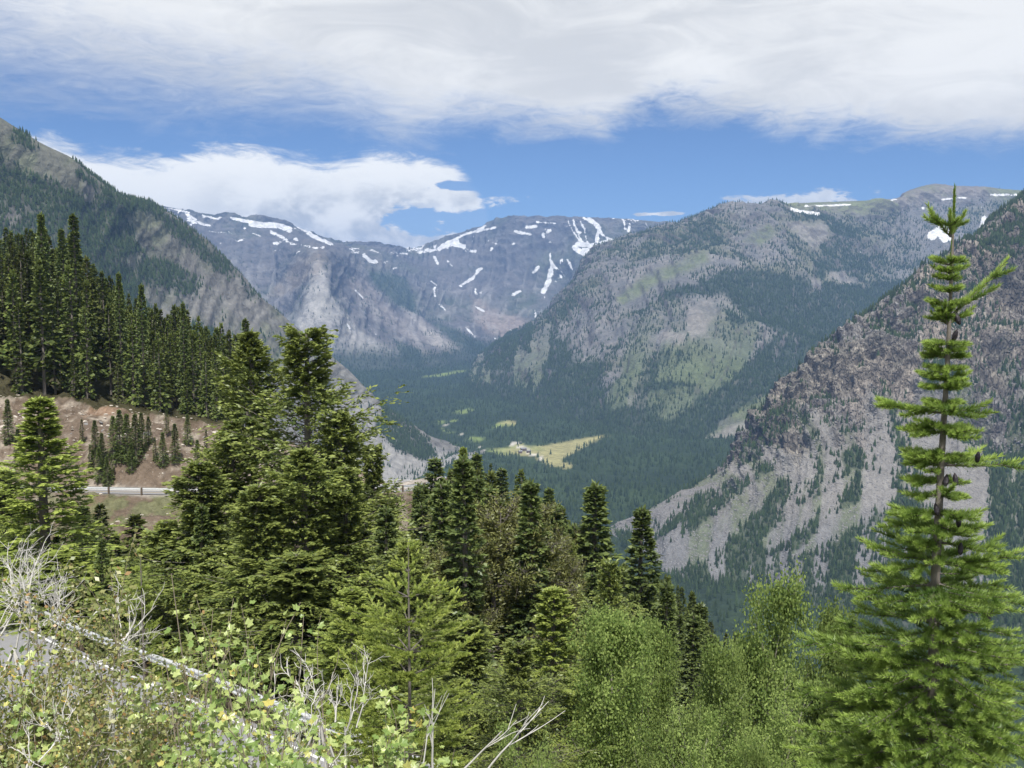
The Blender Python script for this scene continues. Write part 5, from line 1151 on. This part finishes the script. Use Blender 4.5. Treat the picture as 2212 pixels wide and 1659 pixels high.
def big_fir():
    g = np.random.default_rng(3); D0 = 4.6; sc_ = PX(1) / FX * D0
    t0 = P(2063, 402, D0); x0, y0 = t0[0] - .012, t0[1]; zg = gz(x0, y0); top = t0[2] - zg
    root = bpy.data.objects.new('fir_tree', None); C.objects.link(root); root.location = (x0, y0, zg)
    zY = lambda Y: P(2055, Y, D0)[2] - zg
    mats = [M_hero, M_bark]
    # trunk
    zz = np.array([-.2, .6, zY(1640), zY(1300), zY(1000), zY(800), zY(620), zY(520), top - .01]); rr = np.array([.062, .05, .040, .029, .020, .014, .0105, .008, .004])
    V, F = tube(np.c_[.012 * np.sin(zz * 2), .01 * np.cos(zz * 3), zz], rr * .78, 9); obj('trunk', mesh_np('trunk', V, F, [M_bark], smooth=True), root)
    # leader with its needles
    pl = np.stack([np.c_[np.full(6, .012 * math.sin(a_ * 2)), np.full(6, 0.), np.linspace(a_, b_, 6)] for a_, b_ in ((zY(505), top), (zY(740), zY(520)))])
    V, F, k, u = needles(pl[:1], 2200, .026, .0034, g, .2, .5); V2, F2, k2, u2 = needles(pl[1:], 900, .02, .003, g, .3, .5)
    obj('leader', tri_mesh('leader', [(V, F, 0, .35), (V2, F2, 0, .3)], mats), root)
    # whorls: Y on the photograph, half widths (left, right), number of boughs, rise angle
    WH = [(512, 52, 48, 3, 1.0), (572, 40, 34, 4, .35), (590, 30, 28, 3, .3), (604, 26, 24, 3, .2), (630, 30, 26, 3, .3), (664, 44, 36, 5, .3), (690, 46, 118, 3, .75), (700, 40, 60, 3, .6), (742, 48, 44, 5, -.02), (758, 36, 34, 4, .1), (772, 50, 44, 5, .08), (797, 40, 40, 4, .1),
          (822, 60, 62, 5, .22), (838, 50, 52, 4, .05), (872, 50, 40, 4, .15), (892, 132, 100, 4, .12), (922, 70, 60, 4, .0), (934, 78, 88, 4, -.02), (985, 78, 60, 5, .0), (1004, 90, 190, 5, .05), (1040, 82, 64, 5, -.05),
          (1068, 74, 60, 5, -.1), (1108, 128, 84, 5, .0), (1138, 120, 110, 6, -.02), (1172, 84, 150, 5, .0), (1215, 200, 170, 5, .12), (1216, 140, 150, 5, -.05), (1262, 215, 190, 6, -.02), (1300, 190, 200, 6, -.05), (1342, 205, 190, 6, -.1),
          (1385, 215, 220, 6, .0), (1430, 300, 240, 5, .12), (1432, 220, 250, 6, -.1), (1480, 300, 250, 6, -.12), (1520, 260, 250, 6, -.12), (1562, 310, 270, 7, -.05), (1600, 270, 270, 6, -.15), (1640, 310, 290, 7, -.1), (1690, 300, 300, 7, -.12), (1740, 300, 300, 6, -.12)]
    nb = 0
    for wi, (Y_, wl, wr, n_, e_) in enumerate(WH):
        a0 = g.uniform(0, 6.28) if n_ > 4 else g.uniform(-.3, .3)
        for i in range(n_):
            az = a0 + 2 * math.pi * i / n_ + g.normal(0, .18)
            if i == 0 and n_ <= 5: az = g.uniform(-.25, .25)
            if i == 1 and n_ <= 5: az = math.pi + g.uniform(-.25, .25)
            c_ = math.cos(az); L = (wr if c_ > 0 else wl) * sc_ * (abs(c_) ** 2 * 1.0 + (1 - abs(c_) ** 2) * .85) * g.uniform(.82, 1.08); e = e_ + g.normal(0, .06)
            up = L / max(.12, math.cos(e)) if e > .5 else L
            L = .125 * g.uniform(.9, 1.1) if e > .9 else up; big = L > .33
            br = bough(g, L, e, .11 + .05 * (L > .4), .21, az, np.array([0, 0, zY(Y_)]), .040, .0046, 1650 if not big else 1150, twig_sp=.11, twig_f=.46 if L > .14 else .1, bare=.1 if L > .25 else .04, third=L > .48, wood_r=.004 + .008 * L)
            if L < .14: br = bough(g, L, e, .05, .08, az, np.array([0, 0, zY(Y_)]), .031, .0036, 2600, twig_sp=.5, twig_f=.0, bare=.05, third=False)
            obj('branch', tri_mesh('branch', br, mats), root); nb += 1
    for Y_ in np.arange(800, 1400, 44):      # short front boughs between the whorls
        for _ in range(1):
            az = -math.pi / 2 + g.normal(0, .8); L = g.uniform(.08, .13) + .00018 * max(0, Y_ - 800)
            br = bough(g, L, g.normal(.1, .15), .12, .16, az, np.array([0, 0, zY(Y_ + g.uniform(-8, 8))]), .036, .0046, 1500, twig_sp=.1, twig_f=.4, bare=.08, third=False, wood_r=.004)
            obj('branch', tri_mesh('branch', br, mats), root); nb += 1
    # dark cones
    M_cone = plain_mat('cone', (.018, .014, .022), .6, .3, 60, bump=.5)
    th = np.linspace(0, 2 * math.pi, 10)[:-1]; pr_ = [(0, 0.002), (.1, .6), (.3, 1), (.6, .95), (.85, .6), (1, .05)]
    Vc = np.array([(math.cos(t) * r * .0115 * (1 + .12 * ((i + j) % 2)), math.sin(t) * r * .0115 * (1 + .12 * ((i + j) % 2)), z * .062) for j, (z, r) in enumerate(pr_) for i, t in enumerate(th)]); Fc = [(j * 9 + i, j * 9 + (i + 1) % 9, (j + 1) * 9 + (i + 1) % 9, (j + 1) * 9 + i) for j in range(5) for i in range(9)]
    cm = mesh_np('cone', Vc, Fc, [M_cone])
    for X_, Y_, dx, dy in [(2058, 738, .0, -.03), (2074, 702, .01, -.02), (2070, 700, .03, .02), (2066, 1050, .0, -.04), (2042, 1052, .0, -.03), (2110, 1000, .03, -.03), (2070, 1140, 0, -.05), (2026, 1115, 0, -.04), (2074, 1200, 0, -.05), (2134, 1345, .0, -.1), (2076, 1506, 0, -.1)]:
        p = P(X_, Y_, D0 + dy * 1.5); o = obj('cone', cm, root); o.location = (p[0] - x0, p[1] - y0, p[2] - zg); o.rotation_euler = (g.normal(0, .2), g.normal(0, .2), 0)
    tag(root, 'big bright green young fir with dark upright cones, nearest tree at the right edge', 'fir'); print('hero boughs', nb)
big_fir()
def sapling(X_, Y_, d, half, label, seed, sparse, nlen=.02, spread=1.0):
    g = np.random.default_rng(seed); tp = P(X_, Y_, d); zg = gz(tp[0], tp[1]); top = tp[2] - zg; W = PX(half) / FX * d
    root = bpy.data.objects.new('spruce_sapling', None); C.objects.link(root); root.location = (tp[0], tp[1], zg)
    zz = np.linspace(-.1, top, 6); V, F = tube(np.c_[0 * zz, 0 * zz, zz], np.linspace(.015 + .005 * top, .006, 6), 7); obj('trunk', mesh_np('trunk', V, F, [M_bark], smooth=True), root)
    parts = []; z = top * .985; i = 0; nb = 0; cr_ = []
    pl = np.stack([np.c_[np.zeros(6), np.zeros(6), np.linspace(top * .93, top + .03, 6)]]); V, F, k, u = needles(pl, 380, nlen * 1.1, .006, g, .3, .8); cr_.append((V, F, 0, .7))
    while z > top * .12:
        s = 1 - z / top; L0 = W * min(1., (s * 2.3) ** .85 + .08) * spread; n_ = 4 if s < .15 else 6
        for j in range(n_):
            az = i * 1.1 + j * 2 * math.pi / n_ + g.normal(0, .2); L = L0 * g.uniform(.6, 1.15)
            cr_ += bough(g, L, .42 * (1 - s) + .08 + g.normal(0, .08), .12, .2, az, np.array([0, 0, z]), nlen * 1.3, .014, 430, twig_sp=.15 if sparse else .12, twig_f=.42, bare=.22, third=L > .6, wood_r=.004 + .006 * L); nb += 1
        z -= (.34 if sparse else .24) * g.uniform(.8, 1.2) * (1 if d > 10 else .8); i += 1
    obj('crown', tri_mesh('crown', cr_, [M_sap, M_bark]), root); tag(root, label, 'spruce sapling'); return nb
sapling(882, 1178, 12, 200, 'sparse bright yellow-green spruce sapling in front of the brown pines', 71, True, .035)
sapling(303, 1185, 15, 66, 'small bright yellow-green sapling above the upper end of the slanting guardrail', 72, True, .04)
sapling(770, 1400, 14.5, 95, 'low yellow-green spruce sapling beside the sparse tall sapling', 73, False, .035)

# ------------------------------------------------------------------ shrubs on the edge of the viewpoint
def shrub_wood(g, base, top_dir, H, levels, n0, r0, spread=.5, kink=.12, nsub=(3, 5), lenf=.62):
    """recursive stems: returns list of (path(5,3), r0, r1) and tip list"""
    out = []; tips = []
    def grow(p, d, L, r, lv):
        q = [p]; dd = d.copy()
        for _ in range(4):
            dd = nrm(dd + g.normal(0, kink, 3) + np.array([0, 0, .03])); q.append(q[-1] + dd * L / 4)
        q = np.array(q); out.append((q, r, r * .55)); 
        if lv <= 0: tips.append((q, dd)); return
        tips.append((q, dd)) if lv == 1 else None
        for _ in range(g.integers(*nsub)):
            s = g.uniform(.35, 1.0); i = min(3, int(s * 4)); f = s * 4 - i; pp = q[i] * (1 - f) + q[i + 1] * f
            nd = nrm(dd + g.normal(0, spread, 3)); grow(pp, nd, L * lenf * g.uniform(.6, 1.1), r * .58, lv - 1)
    for _ in range(n0):
        d = nrm(np.array(top_dir) + g.normal(0, spread * .7, 3)); d[2] = abs(d[2]); grow(base + np.r_[g.normal(0, .08, 2), 0], d, H * g.uniform(.6, 1.05) * .5, r0 * g.uniform(.7, 1.1), levels)
    return out, tips
def wood_mesh(name, out, mat, k=4):
    P_ = np.array([q[0] for q in out]); a_ = np.array([q[1] for q in out]); b_ = np.array([q[2] for q in out]); V, F = many_tubes(P_, a_, b_, k); return mesh_np(name, V, F, [mat], smooth=True)
def leaf_shape(seed, lobes=5):
    g = np.random.default_rng(seed); V = [(0, 0, 0)]; n = 11
    for i in range(n):
        t = -math.pi * .88 + 2 * math.pi * .88 * i / (n - 1); r = .42 + .14 * math.cos(t * lobes * .5 * 2) + g.uniform(-.04, .04); V.append((.42 + r * math.cos(t) * 1.05 - .05, r * math.sin(t) * 1.15, .10 * abs(math.sin(t)) + g.uniform(-.02, .03)))
    F = [(0, i, i + 1) for i in range(1, n)] ; V[0] = (.12, 0, -.02); return np.array(V), np.array(F)
def leaf_mat(name, c1, c2, c3, tr=.35):
    m, T, out = mat_new(name); oi = T.new('ShaderNodeObjectInfo'); at = T.new('ShaderNodeAttribute'); at.attribute_name = 'tint'
    r = T.m('FRACT', T.m('ADD', T.m('MULTIPLY', oi.outputs['Random'], 1.0), T.m('MULTIPLY', at.outputs['Fac'], 1.)))
    c = T.mix(T.ramp(r, .1, .75), c1, c2); c = T.mix(T.ramp(r, .90, .97), c, c3)
    tc = T.new('ShaderNodeTexCoord'); nz = T.noise(tc.outputs['Object'], 30, 3); k = T.m('MULTIPLY_ADD', nz, .6, .7); c = T.vm('MULTIPLY', c, T.comb(k, k, k))
    d = T.new('ShaderNodeBsdfDiffuse'); T.l.new(c, d.inputs[0]); t = T.new('ShaderNodeBsdfTranslucent'); T.l.new(c, t.inputs[0]); gl = T.new('ShaderNodeBsdfGlossy'); gl.inputs['Roughness'].default_value = .4
    mx = T.new('ShaderNodeMixShader'); mx.inputs[0].default_value = tr; T.l.new(d.outputs[0], mx.inputs[1]); T.l.new(t.outputs[0], mx.inputs[2])
    m2 = T.new('ShaderNodeMixShader'); m2.inputs[0].default_value = .06; T.l.new(mx.outputs[0], m2.inputs[1]); T.l.new(gl.outputs[0], m2.inputs[2]); T.l.new(m2.outputs[0], out.inputs[0]); return m
M_leaf = leaf_mat('currant_leaf', (.22, .33, .08), (.48, .57, .20), (.62, .55, .15))
M_leaf2 = leaf_mat('small_rusty_leaf', (.18, .23, .07), (.34, .34, .13), (.40, .25, .10), .3)
LV = [leaf_shape(k) for k in range(5)]
LM = [mesh_np('leaf', v, f, [M_leaf], attrs={'tint': np.full(len(v), k * .13)}) for k, (v, f) in enumerate(LV)]
M_stem = plain_mat('shrub_stem', (.26, .22, .17), .85, .3, 30)
def place_leaves(tips, g, n):
    k = g.integers(0, len(tips), n); s = g.uniform(.25, 1, n); pos = []; dr = []
    for a_, b_ in zip(k, s):
        q, dd = tips[a_]; i = min(3, int(b_ * 4)); f = b_ * 4 - i; pos.append(q[i] * (1 - f) + q[i + 1] * f); dr.append(nrm(g.normal(0, .8, 3) + dd * .5))
    return np.array(pos), np.array(dr)
def leafy_bush(X_, Y_, d, H, Wd, nst, nleaf, label, seed, size=.03, mat=None, nind=90, lv=2, cat='bush', nm='currant_bush', group=None, lean=(0, 0, 1), dz=0.):
    g = np.random.default_rng(seed); x = (PX(X_) - 512) / 1000 * d * 1.0; top = P(X_, Y_, d); zg = gz(top[0], d) + dz; H = max(.3, top[2] - zg) if H is None else H
    zb = top[2] - H; zb = min(zb, zg); H = top[2] - zb
    root = bpy.data.objects.new(nm, None); C.objects.link(root); root.location = (top[0], top[1], zb)
    out, tips = shrub_wood(g, np.zeros(3), (lean[0] * 1., lean[1], 1.0), H * .92, lv, nst, .0042 + .0006 * H, spread=Wd)
    mx_ = float(np.percentile([q[0][:, 2].max() for q in out], 96)); f_ = H / mx_; out = [(q * np.array([1, 1, f_]), a_, b_) for q, a_, b_ in out]; tips = [(q * np.array([1, 1, f_]), dd) for q, dd in tips]
    obj('stems', wood_mesh('stems', out, M_stem), root)
    pos, dr = place_leaves(tips, g, nleaf); up = nrm(g.normal(0, .55, (nleaf, 3)) + np.array([0, -.25, .9])); xx = nrm(dr - (dr * up).sum(1, keepdims=True) * up); yy = np.cross(up, xx); sz = size * g.uniform(.55, 1.25, nleaf)
    pos = pos + g.normal(0, .03, (nleaf, 3)) * (size / .03); V = []; F = []; A = []; n = 0
    if mat is not None:
        v, f = blades(pos, dr, size * g.uniform(.7, 1.3, nleaf), size * .75, g, .6, .8, .45); o = obj('foliage', mesh_np('foliage', v, f, [mat], attrs={'tint': np.repeat(g.random(nleaf), 4)}), root); o['kind'] = 'stuff'
        tag(root, label, cat, group); return root
    for i in range(nleaf):
        if i < nind and mat is None:
            o = obj('leaf', LM[i % 5] if mat is None else LM[i % 5], root); M_ = Matrix(((*xx[i], 0), (*yy[i], 0), (*up[i], 0), (0, 0, 0, 1))).transposed(); M_.translation = Vector(pos[i]); o.matrix_local = M_ @ Matrix.Scale(sz[i], 4); continue
        v, f = LV[i % 5]; V.append((v[:, :1] * xx[i] + v[:, 1:2] * yy[i] + v[:, 2:] * up[i]) * sz[i] + pos[i]); F.append(f + n); n += len(v); A.append(np.full(len(v), g.random()))
    o = obj('foliage', mesh_np('foliage', np.concatenate(V), np.concatenate(F), [mat or M_leaf], attrs={'tint': np.concatenate(A)}), root); o['kind'] = 'stuff'
    tag(root, label, cat, group); return root
BG = 'leafy bushes along the edge of the viewpoint'
# X, Y of the top, distance, spread, stems, leaves
for X_, Y_, d_, sp_, ns, nl_, lab in [
    (470, 1262, 3.7, .26, 3, 150, 'tall single leafy shoot with pale leaves standing above the bushes'),
    (632, 1350, 3.7, .34, 4, 260, 'currant bush with yellowing leaves and a rusty tip, over the slanting guardrail'),
    (520, 1385, 3.6, .42, 4, 300, 'dense currant bush around the foot of the tall leafy shoot'),
    (425, 1400, 3.6, .42, 4, 300, 'currant bush covering the middle of the slanting guardrail'),
    (330, 1480, 3.5, .50, 8, 1300, 'currant bush with many yellow-green leaves left of the guardrail bushes'),
    (620, 1560, 3.3, .48, 8, 1200, 'thick currant bush in front of the lower half of the slanting guardrail'),
    (460, 1530, 3.1, .50, 8, 1500, 'broad currant bush left of the gap that shows the grey road'),
    (720, 1590, 3.1, .52, 8, 1700, 'bright green currant bush under the lower end of the guardrail'),
    (360, 1590, 2.9, .55, 8, 1700, 'currant bush near the bottom edge, between the rusty bushes and the road'),
    (590, 1655, 2.8, .55, 7, 700, 'low currant bush cut by the bottom edge below the grey road'),
    (250, 1500, 3.2, .5, 7, 1100, 'yellow-green currant bush mixed in with the rusty bushes'),
    (150, 1590, 2.8, .5, 7, 1100, 'leafy currant bush near the bottom left corner'),
    (810, 1625, 3.0, .5, 7, 800, 'small leafy bush at the bottom edge left of the bare white stems')]:
    leafy_bush(X_, Y_, d_, None, sp_, ns, nl_, lab, 800 + X_, .029, nind=60, lv=1 if ns == 3 else 2, group=BG)
RG = 'rusty small-leaved bushes at the bottom left'
for q, (X_, Y_, d_, n_, lab) in enumerate([(40, 1335, 4.0, 7000, 'rusty small-leaved bush under the white dead shrub'), (130, 1375, 4.0, 7000, 'rusty small-leaved bush under the curled dead twigs'), (235, 1470, 3.9, 4600, 'brown tinged bush beside the upper end of the slanting guardrail'),
                                           (0, 1400, 3.3, 8000, 'low rusty bush in the left edge'), (90, 1450, 3.3, 8500, 'olive and rust coloured bush right of the low one at the left edge'), (290, 1530, 3.5, 3600, 'rust-speckled bush touching the leftmost currant bush'),
                                           (190, 1540, 3.0, 8000, 'rusty bush near the bottom edge under the olive one'), (50, 1590, 2.7, 6000, 'thin brown bush in the bottom left corner'), (270, 1570, 2.7, 3600, 'thin rusty bush at the bottom edge left of the currant bushes')]):
    leafy_bush(X_, Y_, d_, None, .5, 6, n_, lab, 820 + q, .017, M_leaf2, nind=0, lv=2, nm='small_leaved_bush', group=RG)
def dead_shrub(X_, Yb, d, H, lean, label, seed, nst=4, lv=3, spread=.46, r=.009, kink=.17, nsub=(2, 5)):
    g = np.random.default_rng(seed); b0 = P(X_, Yb, d); root = bpy.data.objects.new('dead_shrub', None); C.objects.link(root); zg = min(gz(b0[0], b0[1]), b0[2]); root.location = (b0[0], b0[1], zg); o0 = np.array([0, 0, b0[2] - zg])
    out, tips = shrub_wood(g, o0, lean, H, lv, nst, r, spread=spread, kink=kink, nsub=nsub, lenf=.72)
    if b0[2] - zg > .05: out += [(np.linspace(np.r_[g.normal(0, .3, 2), -.05], o0, 5) + np.r_[[np.zeros(3)], g.normal(0, .05, (3, 3)), [np.zeros(3)]], r * 1.2, r) for _ in range(nst)]
    obj('stems', wood_mesh('stems', out, M_dead, 5), root); tag(root, label, 'dead shrub', 'bare white dead shrubs'); return root
dead_shrub(30, 1400, 4.4, .66, (.15, 0, 1), 'big bare white dead shrub at the left edge', 901, 7, 3, .42, .0052)
dead_shrub(115, 1395, 4.5, .60, (.35, 0, 1), 'bare white dead shrub with curled twigs right of the one at the left edge', 902, 6, 3, .42, .0048)
dead_shrub(205, 1440, 4.3, .58, (.75, 0, .9), 'slanting dead branches reaching over the upper end of the guardrail', 903, 3, 3, .32, .0052)
dead_shrub(690, 1545, 4.6, .40, (.12, 0, 1), 'dense tangle of bare white twigs beside the lower end of the guardrail', 904, 10, 2, .42, .005)
dead_shrub(745, 1570, 4.7, .48, (.35, 0, 1), 'bare forked white branches in front of the low sapling', 905, 3, 3, .36, .0045)
dead_shrub(957, 1680, 4.0, .62, (.0, 0, 1), 'thin bare white stems rising at the foot of the sparse sapling', 906, 2, 2, .2, .0052, .06, (2, 4))
dead_shrub(975, 1680, 4.0, .74, (.75, 0, .8), 'long bare white branch slanting right across the dark gap', 907, 2, 2, .22, .0052, .05, (2, 4))
dead_shrub(60, 1650, 2.9, .24, (.2, 0, 1), 'bare twigs with pale tips in the bottom left corner', 908, 4, 3, .45, .003)
dead_shrub(210, 1660, 2.8, .26, (.1, 0, 1), 'pale forked twig clump at the bottom edge among the rusty bushes', 909, 5, 3, .5, .0028)
dead_shrub(640, 1660, 3.2, .30, (.2, 0, 1), 'bare grey twigs in front of the grey road at the bottom edge', 910, 6, 3, .5, .003)


# ------------------------------------------------------------------ the air
def haze():
    x0, x1, y0, y1, z0, z1 = -14500, 14500, -1200, 14500, -462, 740
    v = [(x, y, z) for z in (z0, z1) for x, y in ((x0, y0), (x1, y0), (x1, y1), (x0, y1))]
    m = bpy.data.materials.new('haze'); m.use_nodes = True; T = NT(m.node_tree); T.n.clear(); out = T.new('ShaderNodeOutputMaterial')
    p = T.new('ShaderNodeVolumePrincipled'); p.inputs['Color'].default_value = (.30, .52, 1.0, 1); p.inputs['Density'].default_value = 8e-5; p.inputs['Anisotropy'].default_value = 0.0
    T.l.new(p.outputs[0], out.inputs['Volume'])
    o = obj('haze', mesh_np('haze', v, [(0, 3, 2, 1), (4, 5, 6, 7), (0, 1, 5, 4), (1, 2, 6, 5), (2, 3, 7, 6), (3, 0, 4, 7)], [m])); tag(o, kind='stuff')
haze()
